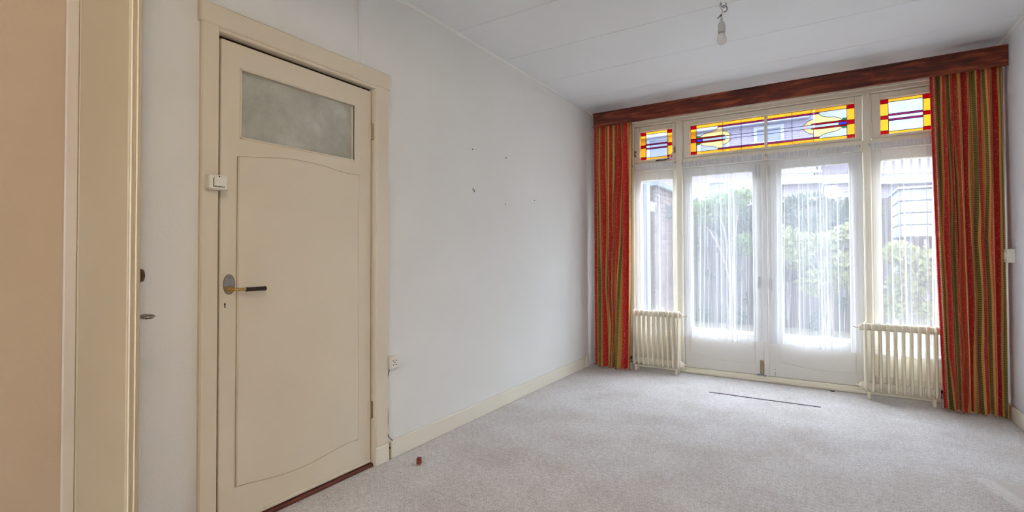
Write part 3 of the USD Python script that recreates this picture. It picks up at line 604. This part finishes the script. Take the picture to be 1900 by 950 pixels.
def drape(xt0, xt1, xb0, xb1, zt, zb, yc, seed, label, nf, full):
    """heavy lined curtain: deep uneven folds that lean and wander on their way down"""
    t = thing('striped_curtain', label, 'curtain', ((xt0+xt1)/2, yc, zb), 'striped red and green curtains under the pelmet')
    r = np.random.default_rng(seed); nu, nz = 620, 64
    u = np.linspace(0, 1, nu)
    w = .55 + .9*r.random(nf); e = np.r_[0, np.cumsum(w)]/w.sum()
    ph = np.interp(u, e, np.arange(nf+1))*2*math.pi
    am = np.interp(u, (e[:-1]+e[1:])/2, .55+.6*r.random(nf))
    knots = 6; dr = r.normal(0, 1, (knots+1, 7))
    V = []
    for j in range(nz+1):
        t_ = j/nz
        d = np.interp(u, np.linspace(0, 1, 7), np.array([np.interp(t_, np.linspace(0, 1, knots+1), np.cumsum(dr[:, c])*.62) for c in range(7)]))
        win = np.sin(np.pi*u)**.5
        p = ph + d*win*1.1
        k = .7 + .3*min(1, t_*2.2)
        y = yc + .056*k*am*np.sin(p) + .004*np.sin(2.1*p+2.) * (1-k*.5)
        q = u + (.95/(nf*2*math.pi))*np.sin(2*p)*(.5+.5*k) + .045*d*win*t_
        a_, b_ = xt0+(xb0-xt0)*t_**1.2, xt1+(xb1-xt1)*t_**1.2
        V.append(np.c_[a_+(b_-a_)*q, y, np.full(nu, zt+(zb-zt)*t_) + .006*np.sin(p*.5+1)*t_**8])
    V = np.array(V)
    sm = np.r_[0, np.cumsum(np.linalg.norm(np.diff(V[nz//2][:, :2], axis=0), axis=1))]; sm = sm/sm[-1]*full
    uv = np.stack([np.broadcast_to(sm, (nz+1, nu)), V[..., 2]*.62], -1).reshape(-1, 2)
    idx = np.arange((nz+1)*nu).reshape(nz+1, nu)
    a, b, c, d = idx[:-1, :-1].ravel(), idx[:-1, 1:].ravel(), idx[1:, 1:].ravel(), idx[1:, :-1].ravel()
    f = np.vstack([np.c_[a, c, b], np.c_[a, d, c]])
    v = V.reshape(-1, 3); v[:, 0] = np.clip(v[:, 0], XL+.02, XR-.006); v[:, 1] = np.where(v[:, 2] > pz0-.05, np.maximum(v[:, 1], PY+.026), v[:, 1])
    part(t, 'cloth', (v, f), 'striped_print', smooth=True, uv=uv)
    hv, hf, huv = cloth(xt0+.006, xt1-.006, zt+.035, zt-.004, yc, .014, nf*1.8, full, seed+9, 400, 4, 1.)
    hv[:, 0] = np.clip(hv[:, 0], XL+.02, XR-.006)
    part(t, 'heading', (hv, hf), 'striped_print', smooth=True, uv=huv)
drape(-2.008, -1.603, -2.008, -1.640, 2.50, .012, 4.747, 21, 'left red, green and yellow striped curtain in folds beside the left wall', 7, .80)
drape(.672, 1.066, .722, 1.062, 2.50, .010, 4.747, 34, 'right red, green and yellow striped curtain in folds beside the right wall', 8, .95)

# ------------------------------------------------------------------ radiators
def section_mesh(xc, y0r, y1r, z0, z1, pitch):
    """one cast column section: three tubes joined in a rounded head and foot"""
    w = .0125
    def ball(y, z, r, sx=1.): return m3.Manifold.sphere(r, 16).scale((sx, 1, 1)).translate((xc, y, z))
    ym = (y0r+y1r)/2; rr = .0165
    ysr = (y0r+rr, ym, y1r-rr)
    parts = []
    for y in ysr:
        parts.append(m3.Manifold.batch_hull([m3.Manifold.cylinder(.001, rr, rr, 14).scale((.62, 1, 1)).translate((xc, y, z0+.05)), m3.Manifold.cylinder(.001, rr, rr, 14).scale((.62, 1, 1)).translate((xc, y, z1-.05))]))
    parts.append(m3.Manifold.batch_hull([ball(y0r+rr, z1-.045, rr, .64), ball(y0r+rr+.004, z1-.022, rr*.9, .62), ball(ym, z1-.012, .014, .62), ball(ym, z1-.045, rr, .64)]))
    parts.append(m3.Manifold.batch_hull([ball(y1r-rr, z1-.045, rr, .64), ball(y1r-rr-.004, z1-.022, rr*.9, .62), ball(ym, z1-.012, .014, .62), ball(ym, z1-.045, rr, .64)]))
    parts.append(m3.Manifold.batch_hull([ball(y0r+rr, z0+.045, rr, .64), ball(y0r+rr+.006, z0+.02, rr*.85, .64), ball(y1r-rr, z0+.045, rr, .64), ball(y1r-rr-.006, z0+.02, rr*.85, .64)]))
    # hubs to the next section, a tall web between the tubes
    for za, zc in ((z1-.030, z1-.050), (z0+.034, z0+.058)):
        parts.append(m3.Manifold.batch_hull([m3.Manifold.cylinder(pitch-.0012, .019, .019, 18).rotate((0, 90, 0)).translate((xc-(pitch-.0012)/2, ym, z)) for z in (za, zc)]))
    return m3.Manifold.batch_boolean(parts, m3.OpType.Add)
def radiator(x0, n, pitch, label, valve_left, plug_right):
    y0r, y1r, z0, z1 = 4.782, 4.892, .055, .606
    xc = x0 + pitch*(n-1)/2
    t = thing('radiator', label, 'radiator', (xc, (y0r+y1r)/2, 0), 'cream column radiators')
    base = section_mesh(0, y0r, y1r, z0, z1, pitch)
    bm = va(base)
    for k in range(n): part(t, 'column_section', (bm[0]+np.array([x0+pitch*k, 0, 0]), bm[1]), 'radiator_cream', smooth=45)
    ym = (y0r+y1r)/2
    xe0, xe1 = x0-.03, x0+pitch*(n-1)+.03
    for x in (x0+.02, x0+pitch*(n-1)-.015):
        part(t, 'foot', cat_(cb(x-.011, x+.011, y0r+.008, y0r+.034, 0, .058, .005), cb(x-.011, x+.011, y1r-.034, y1r-.008, 0, .058, .005), cb(x-.008, x+.008, y0r+.020, y1r-.020, .040, .053, .004)), 'radiator_cream')
    part(t, 'bracket_rail', cb(x0-.03, x0+pitch*(n-1)+.005, y0r+.05, y0r+.066, .034, .05, .004), 'radiator_cream')
    sgn, xp = (1, xe1-.004) if plug_right else (-1, xe0+.004)
    def pl(z, nm):
        v, f = lathe([(0, 0), (.024, 0), (.024, .010), (.018, .016), (.010, .018), (.010, .026), (.006, .028), (.006, .042), (0, .043)], 'x', (0, 0, 0), 18)
        if sgn < 0: v = v*np.array([-1, 1, 1]); f = f[:, ::-1]
        return part(t, nm, (v+np.array([xp, ym-.012, z]), f), 'radiator_cream', smooth=40)
    bv = pl(z1-.045, 'end_plug')
    part(bv, 'bleed_screw', lathe([(0, 0), (.004, 0), (.004, .012), (0, .013)], 'x', (xp+sgn*.042 - (.012 if sgn < 0 else 0), ym-.012, z1-.045), 10), 'steel', smooth=40)
    pl(z0+.045, 'end_plug')
    # valve at the other end: body, spindle cap and supply pipe
    s2, xv = (-1, xe0) if valve_left else (1, xe1)
    vb = part(t, 'valve', cat_(lathe([(0, 0), (.014, 0), (.016, .012), (.013, .03), (.016, .04), (0, .042)], 'z', (xv+s2*.008, ym-.01, z0+.01), 14)), 'steel', smooth=40, label='valve with dark cap')
    part(vb, 'valve_cap', lathe([(0, 0), (.013, 0), (.014, .018), (.010, .024), (0, .025)], 'z', (xv+s2*.008, ym-.01, z0+.05), 14), 'black_wood', smooth=40)
    part(vb, 'supply_pipe', tube([(xv+s2*.008, ym-.01, 0), (xv+s2*.008, ym-.01, z0+.014)], .0085, 10), 'white_plastic', smooth=40)
radiator(-1.617, 10, .0475, 'cream column radiator under the left side window', True, True)
radiator(.262, 10, .0478, 'cream column radiator under the right side window', False, False)

# ------------------------------------------------------------------ hanging bulb
bxp, byp = -.506, 3.14
pb = thing('pendant_bulb', 'bare bulb in white lampholder hanging from ceiling hook', 'lamp', (bxp, byp, H))
part(pb, 'ceiling_hook', tube(curve([(bxp, byp, H+.002), (bxp, byp-.004, H-.018), (bxp+.014, byp, H-.034), (bxp+.026, byp, H-.022), (bxp+.018, byp, H-.006)], 24), .0026, 8), 'steel', smooth=40)
part(pb, 'cord', tube(curve([(bxp-.004, byp, H+.002), (bxp-.006, byp, H-.025), (bxp+.003, byp, H-.045), (bxp+.001, byp, H-.07), (bxp, byp, 2.548)], 30), .0032, 8), 'cord_white', smooth=40)
part(pb, 'cord_loop', tube(curve([(bxp+.002, byp, H-.028), (bxp+.02, byp, H-.024), (bxp+.031, byp+.002, H-.042), (bxp+.022, byp, H-.060), (bxp+.012, byp, H-.058)], 24), .0028, 8), 'cable_grey', smooth=40)
part(pb, 'cord_knot', cat_(trimesh.creation.icosphere(2, .0075).apply_transform(trimesh.transformations.translation_matrix((bxp-.003, byp-.002, 2.573))), tube(curve([(bxp, byp, 2.574), (bxp-.014, byp, 2.568), (bxp-.022, byp, 2.560)], 8), .003, 6)), 'cable_grey', smooth=40)
part(pb, 'lampholder', lathe([(0, .0), (.0195, 0), (.021, .004), (.021, .045), (.019, .054), (.010, .066), (.0075, .068), (.0065, .088), (.004, .09), (0, .09)], 'z', (bxp, byp, 2.470), 24), 'grey_plastic', smooth=40)
part(pb, 'bulb_cap', lathe([(0, 0), (.0130, 0), (.0145, .004), (.0135, .008), (.0145, .012), (.014, .016), (0, .016)], 'z', (bxp, byp, 2.457), 20), 'steel', smooth=40)
part(pb, 'bulb', lathe([(0, 0), (.010, .0015), (.019, .007), (.0255, .018), (.0272, .029), (.025, .041), (.0205, .052), (.0178, .060), (.017, .066), (0, .066)], 'z', (bxp, byp, 2.398), 28), 'bulb_glass', smooth=40, label='milky glass bulb')

# ------------------------------------------------------------------ small things
sw = thing('light_switch', 'square cream rocker switch on the door casing', 'switch', (CX, 1.022, 1.41))
part(sw, 'mounting_box', cb(CX, CX+.036, .985, 1.058, 1.408, 1.466, .004), 'switch_plastic')
part(sw, 'rocker', cb(CX+.035, CX+.040, 1.003, 1.046, 1.421, 1.458, .0015), 'switch_plastic')
part(sw, 'rocker_gap', cat_(bx(CX+.0358, CX+.0364, 1.000, 1.0022, 1.420, 1.452), bx(CX+.0358, CX+.0364, 1.000, 1.044, 1.418, 1.4203)), 'dark_slot')
part(sw, 'screw', lathe([(0, .001), (.003, 0)], 'x', (CX+.0401, 1.022, 1.4595), 10), 'dark_slot')
so = thing('wall_socket', 'small cream double socket at the foot of the door casing', 'socket', (XL, 1.998, .5))
part(so, 'socket_box', cb(XL, XL+.032, 1.960, 2.022, .507, .576, .004), 'switch_plastic')
part(so, 'cover', cb(XL+.031, XL+.036, 1.964, 2.018, .511, .572, .003), 'switch_plastic')
for yy, zz in ((1.980, .553), (2.002, .553), (1.980, .530), (2.002, .530), (1.991, .5415)):
    part(so, 'pin_hole', lathe([(0, .0006), (.0032, .0006), (.0034, 0)], 'x', (XL+.0359, yy, zz), 10), 'dark_slot')
cp = curve([(XL+.012, 1.972, .503), (XL+.005, 1.965, .46), (XL+.004, 1.964, .3), (XL+.0045, 1.966, .19), (XL+.005, 1.964, .15), (XL+.010, 1.979, .118), (XL+.020, 1.990, .104)], 60)
single('socket_cable', tube(cp, .003, 8), 'cable_grey', 'thin grey cable running down the casing from the socket to the baseboard', 'cable', smooth=40)
ps = thing('pipe_stub', 'short copper coloured pipe stub between the door plinth and baseboard', 'pipe', (XL+.012, 1.973, 0))
part(ps, 'pipe', tube([(XL+.008, 1.973, 0), (XL+.008, 1.973, .092)], .0045, 10), 'brass', smooth=40)
part(ps, 'clip', cb(XL, XL+.016, 1.967, 1.980, .062, .070, .002), 'dark_gap')
rs = thing('wall_switch', 'small cream switch box on the right wall beside the curtain', 'switch', (XR, 4.64, 1.08))
part(rs, 'mounting_box', cb(XR-.044, XR, 4.603, 4.676, 1.083, 1.176, .005), 'switch_plastic')
part(rs, 'rocker', cb(XR-.050, XR-.043, 4.620, 4.660, 1.105, 1.155, .003), 'switch_plastic')
bk = (-1.893, 2.02)
single('wood_block', rot_z(cb(bk[0]-.0125, bk[0]+.0125, bk[1]-.0125, bk[1]+.0125, 0, .035, .003), .5, (bk[0], bk[1], 0)), 'red_block', 'tiny reddish brown wooden block standing on the carpet near the door', 'block')
sp = [(-.824, 4.347), (-.70, 4.351), (-.62, 4.352), (-.585, 4.348), (-.45, 4.349), (-.25, 4.353), (-.039, 4.357)]
sv = LineString(sp).buffer(.0065, cap_style=2)
single('floor_strip', extr_xy(sv, .0, .004), 'strip_dark', 'thin dark strip lying on the carpet before the garden doors', 'strip')
single('paper_scrap', extr_xy(Polygon([(.02, 4.905), (.05, 4.900), (.055, 4.925), (.03, 4.93)]), 0, .004), 'strip_dark', 'small dark scrap on the carpet by the right garden door sill', 'scrap')
for (yy, zz, ln, lab) in ((2.761, 1.601, .03, 'bent grey nail sticking out of the left wall, lowest on the left'), (2.762, 1.890, .008, 'tiny nail head in the left wall above the bent nail'),
                          (3.192, 1.900, .008, 'tiny nail head high in the left wall, nearer the window'), (3.182, 1.539, .007, 'tiny nail head low in the left wall, third along'), (3.635, 1.610, .007, 'tiny nail head in the left wall nearest the curtain')):
    if ln > .02: single('wall_nail', cat_(tube([(XL-.002, yy, zz+.008), (XL+.012, yy, zz+.006), (XL+.018, yy+.002, zz-.014)], .0032, 8)), 'nail_steel', lab, 'nail', smooth=40)
    else: single('wall_nail', lathe([(0, ln), (.003, ln*.8), (.0042, ln*.6), (.0042, 0), (0, 0)], 'x', (XL-.001, yy, zz), 10), 'nail_steel', lab, 'nail', smooth=40)

# ------------------------------------------------------------------ outdoors
gd = struct('ground', 'garden ground of soil outside the garden doors', 'ground')
part(gd, 'soil', bx(-40, 40, YB+.25, 60, -.30, -.10), 'soil')
part(gd, 'soil', bx(-40, 40, -45, YF-.2, -.30, -.10), 'paving')
for i in range(9):
    for j in range(8):
        x, y = -1.86 + i*.4, YB+.30 + j*.4
        part(gd, 'paving_slab', cb(x+.004, x+.396, y+.004, y+.396, -.10, -.055+.004*nrg.random(), .006), 'paving')
# annex on the left: brick by brick
AX = -1.90
an = thing('annex', 'brick annex with white door post seen through the left side window', 'building', (AX-1, 7, 0))
part(an, 'wall_core', bx(AX-.3, AX-.012, 6.52, 8.02, -.1, 2.06), 'mortar')
for k in range(34):
    off = 0 if k % 2 else -.105
    y = 6.52 + off
    while y < 8.0:
        a, b = max(y, 6.52), min(y+.2, 8.02)
        if b-a > .04: part(an, 'brick', bx(AX-.10, AX+.002*rng.random(), a, b, -.06+k*.062, -.06+k*.062+.052), ('brick_a', 'brick_b', 'brick_c')[rng.randrange(3)])
        y += .21
part(an, 'roof_edge', cb(AX-2.5, AX+.06, 6.45, 8.1, 2.05, 2.14, .01), 'grey_roof')
part(an, 'door_post', cb(AX-.06, AX+.03, 6.10, 6.22, -.1, 2.05, .006), 'pale_board')
part(an, 'post_bracket', cb(AX-.02, AX+.04, 6.22, 6.40, 1.70, 1.82, .006), 'pale_board')
part(an, 'door_leaf', cb(AX-.12, AX-.06, 5.45, 6.52, -.1, 1.86, .005), 'dark_pane')
part(an, 'upper_panel', cb(AX-.10, AX-.02, 5.45, 6.10, 1.86, 2.05, .005), 'pale_board')
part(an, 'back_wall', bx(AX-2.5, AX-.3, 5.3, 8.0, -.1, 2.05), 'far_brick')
wlp = thing('wall_lantern', 'grey triangular outdoor lamp on the brick annex wall', 'lamp', (AX, 7.18, 1.75))
part(wlp, 'back_plate', cb(AX, AX+.02, 7.10, 7.26, 1.66, 1.86, .006), 'lamp_grey')
v_, f_ = va(m3.Manifold.batch_hull([m3.Manifold.cube((.01, .15, .17)).translate((AX+.02, 7.105, 1.675)), m3.Manifold.cube((.01, .07, .05)).translate((AX+.17, 7.145, 1.735))]))
part(wlp, 'shade', (v_, f_), 'lamp_grey')
# fence of vertical boards
fe = thing('garden_fence', 'dark vertical board fence behind the ivy at the garden end', 'fence', (-.4, 9.6, -.1))
for k in range(26):
    x = -3.26 + k*.16
    part(fe, 'fence_board', bx(x, x+.148, 9.60+.006*rng.random(), 9.625, -.1, 2.02+.02*rng.random()), 'fence_wood')
for z in (.4, 1.2, 1.85): part(fe, 'fence_rail', bx(-3.26, .89, 9.625, 9.67, z, z+.08), 'fence_wood')
# ivy and shrubs
def leaves(n, sampler, size, seed):
    r = np.random.default_rng(seed); P = sampler(r, n)
    a = r.normal(size=(n, 3)); a[:, 1] -= 1.2; a /= np.linalg.norm(a, axis=1)[:, None]
    b = np.cross(a, r.normal(size=(n, 3))); b /= np.linalg.norm(b, axis=1)[:, None]; c = np.cross(a, b)
    s = size*(.6+.8*r.random(n))[:, None]
    pts = [P - b*s*.5, P - c*s*.32 + a*s*.08, P + b*s*.55, P + c*s*.32 + a*s*.08]
    v = np.stack(pts, 1).reshape(-1, 3); i = np.arange(n)*4
    return v, np.vstack([np.c_[i, i+1, i+2], np.c_[i, i+2, i+3]])
def blobs(cs):
    cs = np.array(cs, float)
    def f(r, n):
        k = r.choice(len(cs), n, p=cs[:, 3]**2/np.sum(cs[:, 3]**2))
        d = r.normal(size=(n, 3)); d /= np.linalg.norm(d, axis=1)[:, None]
        return cs[k, :3] + d*cs[k, 3:4]*(.45+.55*r.random((n, 1)))*np.array([1, .5, .8])
    return f
r_ = np.random.default_rng(3)
iv = thing('ivy', 'ivy climbing over the garden fence', 'ivy', (-.4, 9.5, 0), kind='stuff')
part(iv, 'foliage', leaves(5200, blobs([(-2.8+3.5*r_.random(), 9.36, 1.5+.62*r_.random(), .14+.14*r_.random()) for _ in range(46)] + [(-2.6+3.2*r_.random(), 9.36, .3+1.4*r_.random(), .1+.12*r_.random()) for _ in range(26)] + [(-2.5+.6*k, 9.36, .08, .2) for k in range(6)]), .085, 5), 'leaf_dark', kind='stuff')
def shrub(label, cs, n, size, m_, seed, stems):
    c = np.array(cs).mean(0)
    t = thing('shrub', label, 'shrub', (c[0], c[1], -.1), 'shrubs along the garden fence')
    part(t, 'foliage', leaves(n, blobs(cs), size, seed), m_, kind='stuff')
    part(t, 'stem', cat_(*[tube(curve([(c[0]+.05*k, c[1], -.1), (c[0]+.06*k, c[1]+.03, (cs[k % len(cs)][2])*.5), tuple(cs[k % len(cs)][:3])], 10), .016, 6) for k in range(stems)]), 'bark', smooth=40)
shrub('light green shrub seen through the left garden door', [(-1.95, 9.0, 1.92, .22), (-1.55, 9.0, 2.0, .26), (-1.2, 9.0, 2.1, .22), (-1.75, 9.0, 1.78, .2), (-1.15, 9.0, 1.35, .2), (-1.0, 9.0, 1.2, .18), (-1.4, 9.0, 1.85, .2)], 1500, .075, 'leaf_green', 31, 3)
shrub('yellow flowering shrub seen low through the right garden door', [(-.55, 9.0, 1.42, .24), (-.25, 9.0, 1.32, .24), (.05, 9.0, 1.35, .2), (.3, 9.0, 1.45, .22), (-.4, 9.0, 1.1, .25), (.15, 9.0, 1.0, .25), (-.1, 9.0, .7, .3), (.35, 9.0, .8, .25)], 1700, .08, 'leaf_yellow', 32, 4)
shrub('leafy shrub below the white boarded balcony in the right window', [(.85, 8.4, 1.15, .24), (1.15, 8.4, 1.05, .24), (.95, 8.4, .75, .28), (1.3, 8.4, .8, .28), (.8, 8.4, .45, .25), (1.2, 8.4, .4, .25)], 1500, .08, 'leaf_yellow', 33, 3)
# raised white clad balcony at right
bq = thing('balcony_box', 'white boarded raised balcony on posts seen in right window', 'balcony', (1.9, 10, 0))
zb0, zb1, rows = 1.40, 2.13, 4
part(bq, 'core', bx(1.01, 2.9, 9.54, 12.0, zb0+.02, zb1-.02), 'pale_board')
for k in range(rows):
    a = zb0 + (zb1-zb0)*k/rows; b = zb0 + (zb1-zb0)*(k+1)/rows
    part(bq, 'cladding_board', cb(.985, 2.9, 9.50, 9.545, a+.008, b-.008, .006), 'pale_board')
    part(bq, 'cladding_board', cb(.965, 1.012, 9.545, 12.0, a+.008, b-.008, .006), 'pale_board')
part(bq, 'capping', cb(.94, 2.92, 9.47, 12.05, zb1, zb1+.035, .008), 'pale_board')
for x in (1.05, 1.7, 2.35): part(bq, 'post', cb(x, x+.09, 9.58, 9.67, -.1, zb0+.02, .006), 'fence_wood')
for k in range(10): part(bq, 'screen_board', bx(.98+.19*k, 1.11+.19*k, 9.9, 9.92, -.1, zb0), 'fence_wood')
# roof terraces with white railing in front of the far houses
def terrace(label, A, B, ztop, zbot, zr, step, bw):
    A, B = np.array(A, float), np.array(B, float); L = np.linalg.norm(B-A); ang = math.atan2(B[1]-A[1], B[0]-A[0])
    t = thing('roof_terrace', label, 'terrace', (A[0], A[1], 0), 'white roof terraces behind the garden')
    P = lambda m: (rot_z(m, ang)[0] + np.array([A[0], A[1], 0]), va(m)[1])
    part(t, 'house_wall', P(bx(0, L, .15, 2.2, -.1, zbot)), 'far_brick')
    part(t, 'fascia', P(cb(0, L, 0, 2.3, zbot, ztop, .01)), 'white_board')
    part(t, 'hand_rail', P(cb(0, L, .04, .10, zr-.07, zr, .01)), 'white_board')
    part(t, 'bottom_rail', P(cb(0, L, .04, .09, ztop+.06, ztop+.12, .01)), 'white_board')
    x = .03
    while x < L-bw:
        part(t, 'baluster', P(bx(x, x+bw, .05, .08, ztop+.1, zr-.05)), 'white_board'); x += step
terrace('white railed roof terrace seen through the top of the right garden door', (-1.4, 12.55), (-.02, 12.9), 2.91, 2.73, 3.75, .11, .055)
terrace('white railed roof terrace seen through the right side window', (.8, 12.7), (3.0, 13.4), 2.76, 2.60, 3.6, .155, .095)
ft = thing('flat_roof', 'low flat roofed shed with white fascia beyond the ivy', 'building', (.4, 13.3, 0))
part(ft, 'wall', bx(.0, .85, 12.95, 15, -.1, 2.70), 'far_brick'); part(ft, 'fascia', cb(-.02, .82, 12.88, 15, 2.69, 2.88, .01), 'white_board')
# far houses
fh = thing('brick_house', 'brick terraced house with white windows seen through the leaded glass', 'building', (-4.5, 16, 0))
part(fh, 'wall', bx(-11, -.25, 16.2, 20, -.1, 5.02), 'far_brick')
part(fh, 'gutter', cb(-11.1, -.32, 16.02, 16.22, 4.98, 5.10, .02), 'white_board')
v_, f_ = va(m3.Manifold.batch_hull([m3.Manifold.cube((10.8, 4.2, .1)).translate((-11.1, 16.05, 5.02)), m3.Manifold.cube((10.8, .3, .1)).translate((-11.1, 18.2, 6.6))]))
part(fh, 'roof', (v_, f_), 'grey_roof')
def win(parent, x0, x1, z0, z1, y, w=.1):
    fr = part(parent, 'window_frame', rect_frame(x0, x1, z0, z1, (w, w, w, w), y-.06, y+.04, .01), 'white_board')
    part(fr, 'window_pane', bx(x0+w*.8, x1-w*.8, y-.02, y+.0, z0+w*.8, z1-w*.8), 'dark_pane')
for x0, x1, z0, z1 in ((-4.95, -4.12, 3.7, 5.0), (-3.35, -2.42, 3.75, 4.92), (-1.75, -.95, 3.75, 4.92), (-3.1, -2.5, 2.2, 3.45), (-6.6, -5.7, 3.75, 4.92), (-8.2, -7.3, 3.75, 4.92)):
    win(fh, x0, x1, z0, z1, 16.2)
gh = thing('grey_house', 'pale house with grey roof beyond the right terrace', 'building', (3, 17, 0))
part(gh, 'wall', bx(-.2, 9, 17.0, 22, -.1, 4.02), 'far_brick')
v_, f_ = va(m3.Manifold.batch_hull([m3.Manifold.cube((9.2, 5.4, .1)).translate((-.22, 16.8, 4.0)), m3.Manifold.cube((9.2, .3, .1)).translate((-.22, 19.3, 6.6))]))
part(gh, 'roof', (v_, f_), 'grey_roof')
for x0 in (.6, 2.6, 4.6): win(gh, x0, x0+.9, 2.3, 3.6, 17.0)

# ------------------------------------------------------------------ front room behind the camera: street window
w4 = struct('window_4', 'street window of the front room behind the viewer', 'window', (-.05, YF-.1, .8))
part(w4, 'frame', cat_(rect_frame(-.95, .85, .8, 2.35, (.07,)*4, YF-.14, YF-.06), cb(-.09, -.01, YF-.14, YF-.06, .85, 2.3)), 'window_paint')
part(w4, 'glass_pane', bx(-.9, .8, YF-.11, YF-.105, .85, 2.3), 'clear_glass')

# ceiling lamp of the front room, behind the camera and switched on
mat('lamp_glow', {'e': ('emission', dict(color=(1., .83, .60), strength=7.))}, surface='e.emission')
LX, LY = .12, -.10
gl = thing('globe_lamp', 'lit opal globe lamp hanging in the front room', 'lamp', (LX, LY, H))
part(gl, 'globe', trimesh.creation.icosphere(3, .12).apply_transform(trimesh.transformations.translation_matrix((LX, LY, 2.22))), 'lamp_glow', smooth=True)
part(gl, 'lamp_cap', lathe([(0, 0), (.045, 0), (.05, .02), (.03, .05), (.012, .06), (0, .06)], 'z', (LX, LY, 2.33), 20), 'brass', smooth=40)
part(gl, 'cord', tube([(LX, LY, 2.38), (LX, LY, H-.02)], .004, 8), 'cord_white', smooth=40)
part(gl, 'ceiling_rose', lathe([(0, 0), (.02, 0), (.05, .02), (.055, .032), (0, .032)], 'z', (LX, LY, H-.032), 20), 'white_plastic', smooth=40)
